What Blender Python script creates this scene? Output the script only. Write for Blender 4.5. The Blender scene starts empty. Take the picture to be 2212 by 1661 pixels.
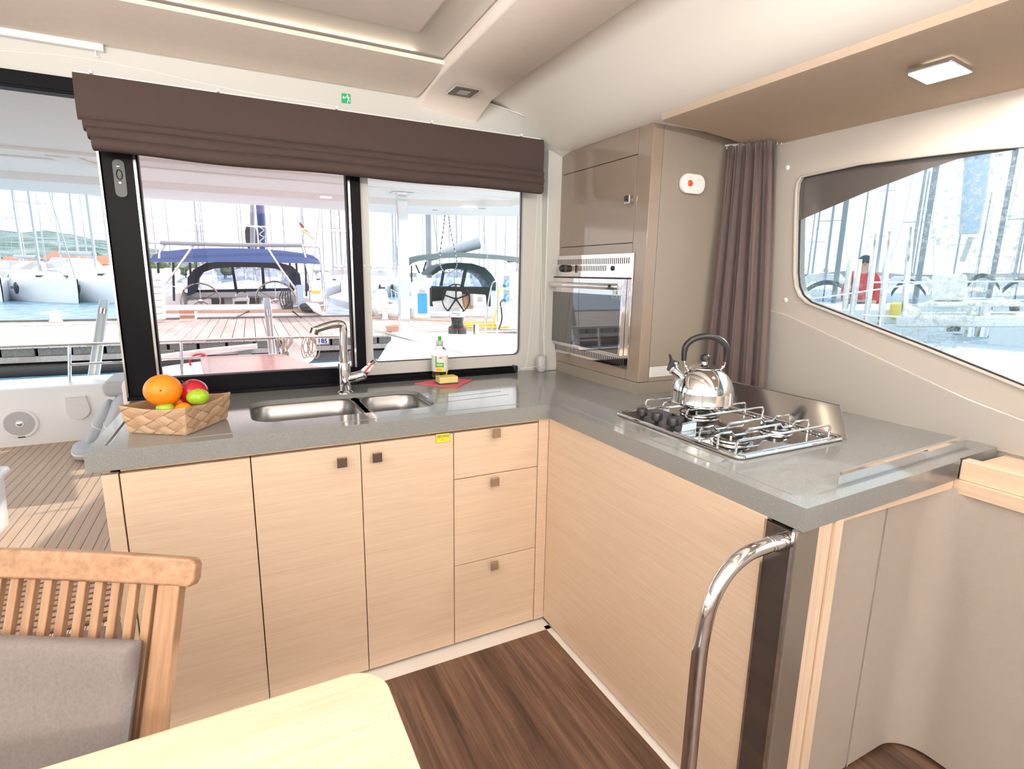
import bpy, bmesh, math, random
from mathutils import Vector, Matrix
random.seed(7)
PI=math.pi; sc=bpy.context.scene; COL=sc.collection
# ---------------------------------------------------------------- camera frame (galley floor z=0, aft = +Y)
F=1182.82; CX,CY=1106,830.5; CAMH=1.393
_y,_p,_r=-.474912,.197024,.016406
def _cam_rot():
    B=Matrix(((1,0,0),(0,0,-1),(0,1,0)))
    Rz=Matrix(((math.cos(_y),math.sin(_y),0),(-math.sin(_y),math.cos(_y),0),(0,0,1)))
    Rx=Matrix(((1,0,0),(0,math.cos(_p),-math.sin(_p)),(0,math.sin(_p),math.cos(_p))))
    Rr=Matrix(((math.cos(_r),-math.sin(_r),0),(math.sin(_r),math.cos(_r),0),(0,0,1)))
    return Rr@Rx@B@Rz
RC=_cam_rot(); RCT=RC.transposed(); EYE=Vector((0,0,CAMH))
def ray(px,py): return RCT@Vector(((px-CX)/F,(py-CY)/F,1.0))
def atY(px,py,Y):
    d=ray(px,py); return EYE+d*(Y/d.y)
def atX(px,py,X):
    d=ray(px,py); return EYE+d*(X/d.x)
def atZ(px,py,z):
    d=ray(px,py); return EYE+d*((z-CAMH)/d.z)
# ---------------------------------------------------------------- materials
MATS={}
def nt_new(name):
    m=bpy.data.materials.new(name); m.use_nodes=True; nt=m.node_tree; nt.nodes.clear()
    out=nt.nodes.new('ShaderNodeOutputMaterial'); return m,nt,out
def N(nt,t,**k):
    n=nt.nodes.new(t)
    for a,b in k.items():
        if a.startswith('i_'):
            key=a[2:].replace('_',' ')
            n.inputs[key].default_value=b
        else: setattr(n,a,b)
    return n
def bsdf(nt,out,col,rough,metal=0,coat=0,spec=.5,trans=0,sheen=0):
    b=N(nt,'ShaderNodeBsdfPrincipled')
    b.inputs['Base Color'].default_value=(*col,1); b.inputs['Roughness'].default_value=rough
    b.inputs['Metallic'].default_value=metal; b.inputs['Coat Weight'].default_value=coat
    b.inputs['Coat Roughness'].default_value=.03
    b.inputs['Specular IOR Level'].default_value=spec; b.inputs['Transmission Weight'].default_value=trans
    b.inputs['Sheen Weight'].default_value=sheen
    nt.links.new(b.outputs[0],out.inputs[0]); return b
def coords(nt,scale,rot=(0,0,0)):
    tc=N(nt,'ShaderNodeTexCoord'); mp=N(nt,'ShaderNodeMapping'); mp.inputs['Scale'].default_value=scale; mp.inputs['Rotation'].default_value=rot
    nt.links.new(tc.outputs['Object'],mp.inputs[0]); return mp
def add_bump(nt,b,src,strength,dist=.001):
    bp=N(nt,'ShaderNodeBump'); bp.inputs['Strength'].default_value=strength; bp.inputs['Distance'].default_value=dist
    nt.links.new(src,bp.inputs['Height']); nt.links.new(bp.outputs[0],b.inputs['Normal'])
def plain(name,col,rough=.5,metal=0,coat=0,spec=.5,noise=0,nscale=40,bump=0,bscale=None,sheen=0,emit=None,estr=0,trans=0):
    m,nt,out=nt_new(name); b=bsdf(nt,out,col,rough,metal,coat,spec,trans,sheen)
    mp=coords(nt,(1,1,1)); n=N(nt,'ShaderNodeTexNoise'); n.inputs['Scale'].default_value=nscale; n.inputs['Detail'].default_value=5
    nt.links.new(mp.outputs[0],n.inputs[0])
    amt=noise if noise else .04
    mx=N(nt,'ShaderNodeMix',data_type='RGBA'); mx.inputs[6].default_value=(*[c*(1-amt) for c in col],1); mx.inputs[7].default_value=(*[min(1,c*(1+amt)) for c in col],1)
    nt.links.new(n.outputs[0],mx.inputs[0]); nt.links.new(mx.outputs[2],b.inputs['Base Color'])
    if bump:
        n2=N(nt,'ShaderNodeTexNoise'); n2.inputs['Scale'].default_value=bscale or nscale*4; n2.inputs['Detail'].default_value=3
        nt.links.new(mp.outputs[0],n2.inputs[0]); add_bump(nt,b,n2.outputs[0],bump)
    if emit: b.inputs['Emission Color'].default_value=(*emit,1); b.inputs['Emission Strength'].default_value=estr
    MATS[name]=m; return m
def wood(name,c1,c2,scale,rough=.4,coat=0,contrast=(.35,.68),bump=.15,distort=0,bigscale=None,spec=.5,c3=None,rot=None):
    m,nt,out=nt_new(name); b=bsdf(nt,out,c1,rough,coat=coat,spec=spec)
    mp=coords(nt,scale)
    if rot:
        mp.inputs['Scale'].default_value=(1,1,1); mp.inputs['Rotation'].default_value=rot; m9=N(nt,'ShaderNodeMapping'); m9.inputs['Scale'].default_value=scale; nt.links.new(mp.outputs[0],m9.inputs[0]); mp=m9
    n=N(nt,'ShaderNodeTexNoise'); n.inputs['Scale'].default_value=1; n.inputs['Detail'].default_value=7; n.inputs['Roughness'].default_value=.65; n.inputs['Distortion'].default_value=distort
    nt.links.new(mp.outputs[0],n.inputs[0])
    r=N(nt,'ShaderNodeValToRGB'); r.color_ramp.elements[0].position=contrast[0]; r.color_ramp.elements[1].position=contrast[1]
    r.color_ramp.elements[0].color=(*c1,1); r.color_ramp.elements[1].color=(*c2,1)
    nt.links.new(n.outputs[0],r.inputs[0])
    last=r.outputs[0]
    if bigscale:
        mp2=coords(nt,bigscale); n2=N(nt,'ShaderNodeTexNoise'); n2.inputs['Scale'].default_value=1; n2.inputs['Detail'].default_value=3; n2.inputs['Distortion'].default_value=distort
        nt.links.new(mp2.outputs[0],n2.inputs[0])
        r2=N(nt,'ShaderNodeValToRGB'); r2.color_ramp.elements[0].position=.35; r2.color_ramp.elements[1].position=.65
        r2.color_ramp.elements[0].color=(*(c3 or (.8,.8,.8)),1); r2.color_ramp.elements[1].color=(1,1,1,1)
        nt.links.new(n2.outputs[0],r2.inputs[0])
        mx=N(nt,'ShaderNodeMix',data_type='RGBA',blend_type='MULTIPLY'); mx.inputs[0].default_value=1
        nt.links.new(last,mx.inputs[6]); nt.links.new(r2.outputs[0],mx.inputs[7]); last=mx.outputs[2]
    nt.links.new(last,b.inputs['Base Color']); add_bump(nt,b,n.outputs[0],bump,.0008)
    MATS[name]=m; return m
def glass(name,tint=(1,1,1),refl=1.0,dirt=0,dscale=30,dirtcol=(.8,.85,.88)):
    m,nt,out=nt_new(name)
    t=N(nt,'ShaderNodeBsdfTransparent'); t.inputs[0].default_value=(*tint,1)
    g=N(nt,'ShaderNodeBsdfGlossy'); g.inputs['Roughness'].default_value=.0
    fr=N(nt,'ShaderNodeFresnel'); fr.inputs[0].default_value=1.1+.18*refl
    mx=N(nt,'ShaderNodeMixShader'); nt.links.new(fr.outputs[0],mx.inputs[0]); nt.links.new(t.outputs[0],mx.inputs[1]); nt.links.new(g.outputs[0],mx.inputs[2])
    last=mx.outputs[0]
    if dirt:
        mp=coords(nt,(1,1,1)); n=N(nt,'ShaderNodeTexNoise'); n.inputs['Scale'].default_value=dscale; n.inputs['Detail'].default_value=10; n.inputs['Roughness'].default_value=.75
        n2=N(nt,'ShaderNodeTexNoise'); n2.inputs['Scale'].default_value=2.6; n2.inputs['Detail'].default_value=2
        nt.links.new(mp.outputs[0],n.inputs[0]); nt.links.new(mp.outputs[0],n2.inputs[0])
        r=N(nt,'ShaderNodeValToRGB'); r.color_ramp.elements[0].position=.5; r.color_ramp.elements[1].position=.62; nt.links.new(n.outputs[0],r.inputs[0])
        r2=N(nt,'ShaderNodeValToRGB'); r2.color_ramp.elements[0].position=.44; r2.color_ramp.elements[1].position=.6; nt.links.new(n2.outputs[0],r2.inputs[0])
        mu=N(nt,'ShaderNodeMath',operation='MULTIPLY'); nt.links.new(r.outputs[0],mu.inputs[0]); nt.links.new(r2.outputs[0],mu.inputs[1])
        ma=N(nt,'ShaderNodeMath',operation='MULTIPLY_ADD'); nt.links.new(mu.outputs[0],ma.inputs[0]); ma.inputs[1].default_value=dirt; ma.inputs[2].default_value=.04
        d=N(nt,'ShaderNodeBsdfDiffuse'); d.inputs[0].default_value=(*dirtcol,1); tl=N(nt,'ShaderNodeBsdfTranslucent'); tl.inputs[0].default_value=(*dirtcol,1)
        dm=N(nt,'ShaderNodeMixShader'); dm.inputs[0].default_value=.4; nt.links.new(d.outputs[0],dm.inputs[1]); nt.links.new(tl.outputs[0],dm.inputs[2])
        m2=N(nt,'ShaderNodeMixShader'); nt.links.new(ma.outputs[0],m2.inputs[0]); nt.links.new(last,m2.inputs[1]); nt.links.new(dm.outputs[0],m2.inputs[2]); last=m2.outputs[0]
    nt.links.new(last,out.inputs[0]); MATS[name]=m; return m
def real_glass(name,col,rough=0,ior=1.45):
    m,nt,out=nt_new(name); b=bsdf(nt,out,col,rough,trans=1); b.inputs['IOR'].default_value=ior; MATS[name]=m; return m
def translucent(name,col,alpha=.5,rough=.3):
    m,nt,out=nt_new(name); b=bsdf(nt,out,col,rough); 
    t=N(nt,'ShaderNodeBsdfTransparent'); mx=N(nt,'ShaderNodeMixShader'); mx.inputs[0].default_value=alpha
    nt.links.new(t.outputs[0],mx.inputs[1]); nt.links.new(b.outputs[0],mx.inputs[2]); nt.links.new(mx.outputs[0],out.inputs[0]); MATS[name]=m; return m

OAKC1,OAKC2=(.64,.48,.345),(.81,.66,.515)
wood('oak_x',OAKC1,OAKC2,(4.5,90,230),.38,contrast=(.15,.8),bump=.08,bigscale=(.9,14,40),c3=(.975,.965,.95))
wood('oak_y',OAKC1,OAKC2,(90,4.5,230),.38,contrast=(.15,.8),bump=.08,bigscale=(14,.9,40),c3=(.975,.965,.95))
wood('oak_z',OAKC1,OAKC2,(150,150,3),.38,contrast=(.3,.6),bump=.08)
wood('oak_table',(.53,.405,.285),(.67,.55,.415),(4,110,60),.33,coat=.1,contrast=(.3,.6),bump=.06,bigscale=(1,9,5),c3=(.92,.9,.86))
wood('walnut',(.045,.022,.015),(.25,.15,.105),(55,2.2,20),.38,contrast=(.3,.72),bump=.3,distort=.6,bigscale=(14,.8,5),c3=(.55,.5,.48))
wood('teak_x',(.42,.235,.13),(.63,.41,.25),(6,70,70),.42,contrast=(.3,.68),bump=.15)
wood('teak_z',(.42,.235,.13),(.63,.41,.25),(70,70,6),.42,contrast=(.3,.68),bump=.15)
wood('red_wood',(.34,.09,.05),(.60,.25,.17),(3,30,30),.22,coat=.15,contrast=(.3,.68),bump=0)
wood('dock_wood',(.36,.32,.30),(.58,.52,.48),(40,2,20),.7,contrast=(.25,.7),bump=.4,bigscale=(3,.5,1),c3=(.75,.73,.72))
wood('dock_dark',(.10,.09,.08),(.24,.23,.20),(30,3,30),.8,contrast=(.25,.7),bump=.4)
wood('grate_wood',(.20,.12,.08),(.34,.22,.15),(3,40,40),.6)
def counter_mat():
    m,nt,out=nt_new('worktop_grey'); b=bsdf(nt,out,(.25,.26,.26),.09,spec=.5)
    mp=coords(nt,(1,1,1)); n=N(nt,'ShaderNodeTexNoise'); n.inputs['Scale'].default_value=900; n.inputs['Detail'].default_value=2; nt.links.new(mp.outputs[0],n.inputs[0])
    r=N(nt,'ShaderNodeValToRGB'); e=r.color_ramp.elements; e[0].position=.3; e[0].color=(.20,.208,.208,1); e[1].position=.62; e[1].color=(.25,.26,.26,1)
    x=r.color_ramp.elements.new(.72); x.color=(.5,.5,.48,1)
    nt.links.new(n.outputs[0],r.inputs[0]); nt.links.new(r.outputs[0],b.inputs['Base Color']); MATS['worktop_grey']=m
counter_mat()
def teak_deck():
    m,nt,out=nt_new('teak_deck'); b=bsdf(nt,out,(.5,.36,.25),.6)
    tc=N(nt,'ShaderNodeTexCoord'); sp=N(nt,'ShaderNodeSeparateXYZ'); nt.links.new(tc.outputs['Object'],sp.inputs[0])
    md=N(nt,'ShaderNodeMath',operation='PINGPONG'); md.inputs[1].default_value=.0275; nt.links.new(sp.outputs[0],md.inputs[0])
    lt=N(nt,'ShaderNodeMath',operation='LESS_THAN'); lt.inputs[1].default_value=.0019; nt.links.new(md.outputs[0],lt.inputs[0])
    mp=coords(nt,(60,3,3)); n=N(nt,'ShaderNodeTexNoise'); n.inputs['Scale'].default_value=1; n.inputs['Detail'].default_value=5; nt.links.new(mp.outputs[0],n.inputs[0])
    r=N(nt,'ShaderNodeValToRGB'); r.color_ramp.elements[0].color=(.40,.27,.18,1); r.color_ramp.elements[1].color=(.60,.44,.32,1); nt.links.new(n.outputs[0],r.inputs[0])
    mx=N(nt,'ShaderNodeMix',data_type='RGBA'); nt.links.new(lt.outputs[0],mx.inputs[0]); nt.links.new(r.outputs[0],mx.inputs[6]); mx.inputs[7].default_value=(.05,.05,.07,1)
    nt.links.new(mx.outputs[2],b.inputs['Base Color']); MATS['teak_deck']=m
teak_deck()
def water_mat():
    m,nt,out=nt_new('sea_water'); b=bsdf(nt,out,(.05,.22,.36),.25,spec=.4)
    mp=coords(nt,(1,1,1)); n=N(nt,'ShaderNodeTexNoise'); n.inputs['Scale'].default_value=1.6; n.inputs['Detail'].default_value=6; nt.links.new(mp.outputs[0],n.inputs[0])
    r=N(nt,'ShaderNodeValToRGB'); r.color_ramp.elements[0].position=.35; r.color_ramp.elements[1].position=.7
    r.color_ramp.elements[0].color=(.045,.15,.25,1); r.color_ramp.elements[1].color=(.25,.40,.50,1); nt.links.new(n.outputs[0],r.inputs[0]); nt.links.new(r.outputs[0],b.inputs['Base Color'])
    add_bump(nt,b,n.outputs[0],.9,.25); MATS['sea_water']=m
water_mat()
def hill_mat():
    m,nt,out=nt_new('hill'); b=bsdf(nt,out,(.3,.4,.3),1,spec=0)
    mp=coords(nt,(1,.35,7)); n=N(nt,'ShaderNodeTexNoise'); n.inputs['Scale'].default_value=.05; n.inputs['Detail'].default_value=12; n.inputs['Roughness'].default_value=.7; nt.links.new(mp.outputs[0],n.inputs[0])
    r=N(nt,'ShaderNodeValToRGB'); e=r.color_ramp.elements; e[0].position=.38; e[0].color=(.075,.125,.10,1); e[1].position=.6; e[1].color=(.24,.30,.31,1)
    nt.links.new(n.outputs[0],r.inputs[0]); nt.links.new(r.outputs[0],b.inputs['Base Color']); MATS['hill']=m
hill_mat()
plain('foliage',(.06,.11,.035),.9,noise=.6,nscale=1.5)
plain('white_gel',(.84,.83,.81),.28,noise=.01); plain('white_hull',(.82,.84,.86),.3)
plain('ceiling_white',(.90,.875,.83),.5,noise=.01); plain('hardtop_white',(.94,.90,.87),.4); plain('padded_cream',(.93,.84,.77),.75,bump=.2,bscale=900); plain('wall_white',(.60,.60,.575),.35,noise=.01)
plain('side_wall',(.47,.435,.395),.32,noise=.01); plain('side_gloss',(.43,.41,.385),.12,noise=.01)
plain('soffit_beige',(.50,.395,.30),.7,bump=.5,bscale=500)
plain('taupe_gloss',(.285,.225,.18),.07,noise=.01,spec=.6); plain('taupe_satin',(.28,.245,.205),.3,noise=.02); plain('gap_dark',(.05,.035,.03),.8)
plain('black_frame',(.004,.004,.006),.4,spec=.08); plain('black_plastic',(.015,.015,.017),.35); plain('rubber',(.02,.02,.02),.7)
plain('chrome',(.85,.85,.86),.06,metal=1,noise=.01); plain('steel_brushed',(.62,.62,.63),.16,metal=1,noise=.03); plain('steel_sink',(.34,.335,.33),.3,metal=1,noise=.04)
plain('guard_steel',(.66,.66,.67),.09,metal=1,noise=.03); plain('smoked_mirror',(.18,.155,.14),.06,metal=.8); plain('bronze_strip',(.30,.27,.24),.25,metal=.6)
plain('knob_metal',(.62,.53,.46),.22,metal=1); plain('knob_dark',(.36,.30,.26),.08,metal=1)
plain('curtain_brown',(.105,.064,.060),.7,noise=.05,sheen=.3,bump=.15,bscale=900); plain('blind_brown',(.062,.041,.036),.85,noise=.05,bump=.2,bscale=1200)
plain('white_plastic',(.85,.84,.83),.35); plain('grey_plastic',(.5,.5,.5),.4); plain('red_button',(.8,.08,.03),.3); plain('exit_green',(0,.42,.16),.5)
plain('lamp_glow',(.9,.9,.85),.5,emit=(1,.97,.9),estr=2.2); plain('label_paper',(.78,.8,.8),.5); plain('ink',(.12,.12,.12),.6)
plain('basket_a',(.45,.29,.18),.55,noise=.12,nscale=60); plain('basket_b',(.54,.37,.24),.55,noise=.12,nscale=60)
plain('orange_peel',(.93,.27,.01),.35,noise=.08,nscale=12,bump=.35,bscale=160); plain('apple_red',(.50,.01,.035),.18,noise=.25,nscale=14,coat=.3); plain('lime_green',(.30,.50,.02),.3,noise=.15,nscale=20,bump=.3,bscale=120)
plain('tomato',(.8,.12,.02),.25); plain('stem_brown',(.16,.10,.04),.7)
plain('sponge_yellow',(.80,.66,.25),.9,bump=.6,bscale=300); plain('scourer',(.02,.12,.07),.95,bump=.8,bscale=400); plain('cloth_pink',(.75,.14,.19),.9,noise=.12,nscale=150,bump=.8,bscale=250)
plain('yellow_sign',(.95,.85,.02),.35); plain('cap_grey',(.5,.5,.5),.4); plain('cap_green',(.03,.5,.02),.35); plain('label_green',(.12,.42,.08),.4); plain('label_yellow',(.9,.75,.1),.4); plain('label_red',(.75,.06,.06),.4)
real_glass('bottle_clear',(.97,.98,.98)); real_glass('liquid_yellow',(.95,.85,.05))
plain('cushion_grey',(.17,.15,.145),.95,noise=.22,nscale=180,bump=.5,bscale=600); plain('outdoor_cushion',(.46,.47,.49),.8); plain('leather',(.41,.37,.33),.5,bump=.5,bscale=160)
plain('navy_canvas',(.008,.045,.17),.8,noise=.15,nscale=3); plain('navy_dark',(.025,.03,.07),.8); plain('grey_canvas',(.06,.095,.105),.8); plain('rope_white',(.62,.58,.52),.9); plain('rope_yellow',(.8,.6,.1),.8); plain('cable_black',(.03,.03,.03),.6)
plain('boat_glass',(.03,.035,.04),.1); plain('blue_panel',(.06,.38,.82),.4); plain('socket_blue',(.05,.3,.7),.4); plain('flag_red',(.75,.12,.06),.8); plain('flag_gold',(.85,.75,.35),.8); plain('flag_black',(.05,.04,.12),.8)
plain('mast_alu',(.27,.31,.35),.4); plain('mast_white',(.36,.40,.45),.4); plain('hood_white',(.62,.64,.66),.7); plain('roof_tile',(.42,.17,.10),.8); plain('house_wall',(.75,.70,.62),.8); plain('davit_blue',(.42,.56,.70),.3,metal=.3)
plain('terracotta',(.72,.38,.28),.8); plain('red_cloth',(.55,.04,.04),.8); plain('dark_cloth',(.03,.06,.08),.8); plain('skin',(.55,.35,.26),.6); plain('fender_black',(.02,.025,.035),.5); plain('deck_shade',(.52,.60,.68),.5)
plain('alarm_line',(.55,.55,.56),.5); plain('band_dark',(.10,.09,.085),.12); plain('skylight_pane',(.80,.74,.69),.6)
glass('glass_clear'); glass('glass_pink',(1,.93,.94)); glass('glass_side',(.80,.86,.88),dirt=.85,dscale=70,dirtcol=(.34,.40,.43)); glass('vinyl',(.75,.82,.9),refl=2,dirt=.5,dscale=9,dirtcol=(.75,.8,.9))
m_=glass('oven_glass',(.3,.3,.3)); plain('oven_black',(.035,.03,.03),.03,spec=1,coat=1); plain('oven_steel',(.74,.70,.69),.05,metal=1,noise=.01)
translucent('box_plastic',(.86,.90,.95),.30)
# ---------------------------------------------------------------- geometry
class B:
    def __init__(s): s.bm=bmesh.new(); s.mi=0
    def _f(s,vs):
        try: f=s.bm.faces.new(vs); f.material_index=s.mi; return f
        except ValueError: return None
    def box(s,c0,c1,M=None):
        x0,y0,z0=c0; x1,y1,z1=c1
        P=[Vector((x,y,z)) for x in (x0,x1) for y in (y0,y1) for z in (z0,z1)]
        if M: P=[M@p for p in P]
        v=[s.bm.verts.new(p) for p in P]
        for f in ((0,1,3,2),(4,6,7,5),(0,4,5,1),(2,3,7,6),(0,2,6,4),(1,5,7,3)): s._f([v[i] for i in f])
        return s
    def prism(s,pts,d):   # pts: list of 3D points, extruded along vector d
        d=Vector(d); a=[s.bm.verts.new(Vector(p)) for p in pts]; b=[s.bm.verts.new(Vector(p)+d) for p in pts]; n=len(a)
        s._f(a[::-1]); s._f(b)
        for i in range(n): s._f([a[i],a[(i+1)%n],b[(i+1)%n],b[i]])
        return s
    def poly(s,pts): s._f([s.bm.verts.new(Vector(p)) for p in pts]); return s
    def grid(s,rows,closed=False,M=None):
        R=[[s.bm.verts.new(M@Vector(p) if M else Vector(p)) for p in r] for r in rows]
        for i in range(len(R)-1):
            n=len(R[i])
            for j in range(n if closed else n-1):
                s._f([R[i][j],R[i][(j+1)%n],R[i+1][(j+1)%n],R[i+1][j]])
        return R
    def tube(s,path,r,n=10,closed=False,cap=True):
        P=[Vector(p) for p in path]; L=len(P); rr=r if isinstance(r,(list,tuple)) else [r]*L
        T=[]
        for i in range(L):
            a=P[i-1] if (i>0 or closed) else P[i]; b=P[(i+1)%L] if (i<L-1 or closed) else P[i]
            t=(b-a); T.append(t.normalized() if t.length>1e-9 else Vector((0,0,1)))
        u=T[0].orthogonal().normalized(); rings=[]
        for i in range(L):
            if i: 
                q=T[i-1].rotation_difference(T[i]); u=(q@u); u=(u-T[i]*u.dot(T[i])).normalized()
            w=T[i].cross(u)
            rings.append([s.bm.verts.new(P[i]+(u*math.cos(2*PI*k/n)+w*math.sin(2*PI*k/n))*rr[i]) for k in range(n)])
        for i in range(L if closed else L-1):
            A=rings[i]; Bq=rings[(i+1)%L]
            for k in range(n): s._f([A[k],A[(k+1)%n],Bq[(k+1)%n],Bq[k]])
        if cap and not closed: s._f(rings[0][::-1]); s._f(rings[-1])
        return s
    def lathe(s,prof,M=None,n=40):   # prof: (r,z)
        rows=[]
        for r,z in prof:
            rows.append([(max(r,1e-5)*math.cos(2*PI*k/n),max(r,1e-5)*math.sin(2*PI*k/n),z) for k in range(n)])
        s.grid(rows,True,M); return s
    def ell(s,c,r,M=None,nu=24,nv=14,e=1):
        c=Vector(c); rows=[]
        f=lambda x:math.copysign(abs(x)**e,x)
        for i in range(nv+1):
            t=-PI/2+PI*i/nv
            rows.append([c+Vector((r[0]*max(1e-5,f(math.cos(t)))*f(math.cos(2*PI*k/nu)),r[1]*max(1e-5,f(math.cos(t)))*f(math.sin(2*PI*k/nu)),r[2]*f(math.sin(t)))) for k in range(nu)])
        s.grid(rows,True,M); return s
    def rrect(s,c,w,h,t,r,M,n=6):   # rounded rectangle slab, local xy plane centred c(z=0), thickness t along z, by matrix M
        pts=rr_pts(w,h,r,n); pts=[Vector((c[0]+x,c[1]+y,0)) for x,y in pts]
        a=[s.bm.verts.new(M@p) for p in pts]; b=[s.bm.verts.new(M@(p+Vector((0,0,t)))) for p in pts]; k=len(a)
        s._f(a[::-1]); s._f(b)
        for i in range(k): s._f([a[i],a[(i+1)%k],b[(i+1)%k],b[i]])
        return s
def rr_pts(w,h,r,n=6):
    o=[]
    for cx,cy,a0 in ((w/2-r,h/2-r,0),(-w/2+r,h/2-r,PI/2),(-w/2+r,-h/2+r,PI),(w/2-r,-h/2+r,3*PI/2)):
        for i in range(n+1):
            a=a0+PI/2*i/n; o.append((cx+r*math.cos(a),cy+r*math.sin(a)))
    return o
def catmull(pts,n=8):
    P=[Vector(p) for p in pts]; P=[P[0]*2-P[1]]+P+[P[-1]*2-P[-2]]; o=[]
    for i in range(1,len(P)-2):
        a,b,c,d=P[i-1:i+3]
        for k in range(n):
            t=k/n; o.append(.5*((2*b)+(c-a)*t+(2*a-5*b+4*c-d)*t*t+(3*b-a-3*c+d)*t**3))
    o.append(P[-2]); return o
WORLD={}
def finish(o,b,bevel,sub,smooth,ang=35):
    bm=b.bm; bmesh.ops.remove_doubles(bm,verts=bm.verts[:],dist=1e-6)
    bmesh.ops.recalc_face_normals(bm,faces=bm.faces[:])
    if smooth:
        for f in bm.faces: f.smooth=True
        for e in bm.edges:
            if not sub and (len(e.link_faces)>2 or (len(e.link_faces)==2 and e.calc_face_angle(0)>math.radians(ang))): e.smooth=False
    bm.to_mesh(o.data); bm.free()
    if bevel:
        m=o.modifiers.new('bevel','BEVEL'); m.width=bevel; m.segments=2; m.limit_method='ANGLE'; m.angle_limit=math.radians(40); m.harden_normals=True
    if sub:
        m=o.modifiers.new('sub','SUBSURF'); m.levels=sub; m.render_levels=sub
def obj(name,b,mat,parent=None,bevel=0,sub=0,smooth=True,local=False,ang=35,label=None):
    me=bpy.data.meshes.new(name); o=bpy.data.objects.new(name,me); COL.objects.link(o)
    for mm in (mat if isinstance(mat,(list,tuple)) else [mat]): me.materials.append(MATS[mm])
    if parent is not None:
        w=WORLD[parent.name]
        if not local: bmesh.ops.translate(b.bm,verts=b.bm.verts[:],vec=-w)
        o.parent=parent; WORLD[o.name]=w
    else:
        vs=[v.co for v in b.bm.verts]; c=Vector(((min(v.x for v in vs)+max(v.x for v in vs))/2,(min(v.y for v in vs)+max(v.y for v in vs))/2,min(v.z for v in vs)))
        bmesh.ops.translate(b.bm,verts=b.bm.verts[:],vec=-c); o.location=c; WORLD[o.name]=c
    finish(o,b,bevel,sub,smooth,ang)
    if label: o['label']=label
    return o
def tag(o,label,cat,group=None,kind=None):
    if label: o['label']=label
    if cat: o['category']=cat
    if group: o['group']=group
    if kind: o['kind']=kind
    return o
def thing(name,label,cat,loc=(0,0,0),rz=0,group=None,kind=None):
    o=bpy.data.objects.new(name,None); COL.objects.link(o); o.location=loc; o.rotation_euler=(0,0,rz); o.empty_display_size=.05
    WORLD[o.name]=Vector(loc); return tag(o,label,cat,group,kind)
def struct(name,b,mat,**k):
    o=obj(name,b,mat,**k); o['kind']='structure'; return o
def copy_tree(o,loc=None,rz=None,parent=None,label=None,scale=None):
    c=o.copy(); COL.objects.link(c)
    if parent: c.parent=parent
    if loc is not None: c.location=loc
    if rz is not None: c.rotation_euler=(0,0,rz)
    if scale: c.scale=(scale,)*3
    if label: c['label']=label
    for ch in list(o.children): copy_tree(ch,parent=c)
    return c
def frame(o,u,v):   # matrix: local x->u, local y->v, local z->u x v, origin o
    u=Vector(u).normalized(); v=Vector(v).normalized(); w=u.cross(v)
    return Matrix(((u.x,v.x,w.x,o[0]),(u.y,v.y,w.y,o[1]),(u.z,v.z,w.z,o[2]),(0,0,0,1)))
def text_into(b,txt,M,size,th=.0003,align='CENTER',bold=False):
    cu=bpy.data.curves.new('t','FONT'); cu.body=txt; cu.size=size; cu.align_x=align; cu.align_y='CENTER'; cu.extrude=th; cu.resolution_u=3
    if bold: cu.offset=size*.02
    to=bpy.data.objects.new('t',cu); COL.objects.link(to); bpy.context.view_layer.update()
    me=bpy.data.meshes.new_from_object(to.evaluated_get(bpy.context.evaluated_depsgraph_get()))
    me.transform(M); n0=len(b.bm.faces); b.bm.from_mesh(me); b.bm.faces.ensure_lookup_table()
    for f in b.bm.faces[n0:]: f.material_index=b.mi
    bpy.data.objects.remove(to); bpy.data.curves.remove(cu); bpy.data.meshes.remove(me)
# ================================================================ SETTING
def bool_cut(o,cut):   # subtract mesh builder `cut` (world coords) from o, applied at once
    me=bpy.data.meshes.new('c'); bmesh.ops.recalc_face_normals(cut.bm,faces=cut.bm.faces[:]); cut.bm.to_mesh(me); cut.bm.free()
    c=bpy.data.objects.new('c',me); COL.objects.link(c); bpy.context.view_layer.update()
    m=o.modifiers.new('b','BOOLEAN'); m.object=c; m.solver='EXACT'; m.operation='DIFFERENCE'
    bpy.context.view_layer.update(); dg=bpy.context.evaluated_depsgraph_get()
    nm=bpy.data.meshes.new_from_object(o.evaluated_get(dg)); nm.name=o.data.name
    o.modifiers.remove(m); old=o.data; o.data=nm; bpy.data.meshes.remove(old); bpy.data.objects.remove(c); bpy.data.meshes.remove(me)
    bm=bmesh.new(); bm.from_mesh(o.data)
    for e in bm.edges:
        e.smooth=not(len(e.link_faces)==2 and e.calc_face_angle(0)>math.radians(35))
    for f in bm.faces: f.smooth=True
    bm.to_mesh(o.data); bm.free()
# floor
struct('floor',B().box((-2.6,-2.9,-.03),(1.036,1.678,0)),'walnut')
b=B(); b.box((-.36,1.678,-.03),(1.06,1.76,-.001)); b.box((1.036,.55,-.03),(1.075,1.7,-.001)); struct('trim_1',b,'white_gel')
b=B(); b.box((-2.6,1.678,-.03),(-.345,2.46,.0)); struct('floor_threshold',b,'walnut')
b=B(); b.box((1.036,-2.9,-.03),(2.1,.55,-.001)); b.box((1.075,.55,-.03),(2.1,.8,-.001)); struct('floor_side',b,'walnut')
# back bulkhead round the sliding window
b=B(); b.box((-2.6,2.425,2.006),(1.56,2.49,2.40)); o=struct('wall_back',b,'wall_white')
b=B(); b.box((1.405,2.425,.9),(1.49,2.49,2.02)); b.box((1.40,2.38,.915),(1.49,2.43,2.02)); struct('wall_back_corner',b,'wall_white',bevel=.006)
struct('wall_back_lower',B().box((-.33,2.42,-.02),(2.05,2.48,.858)),'wall_white')
struct('wall_back_right',B().box((1.478,2.53,.9),(2.2,2.6,2.2)),'wall_white')
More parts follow.
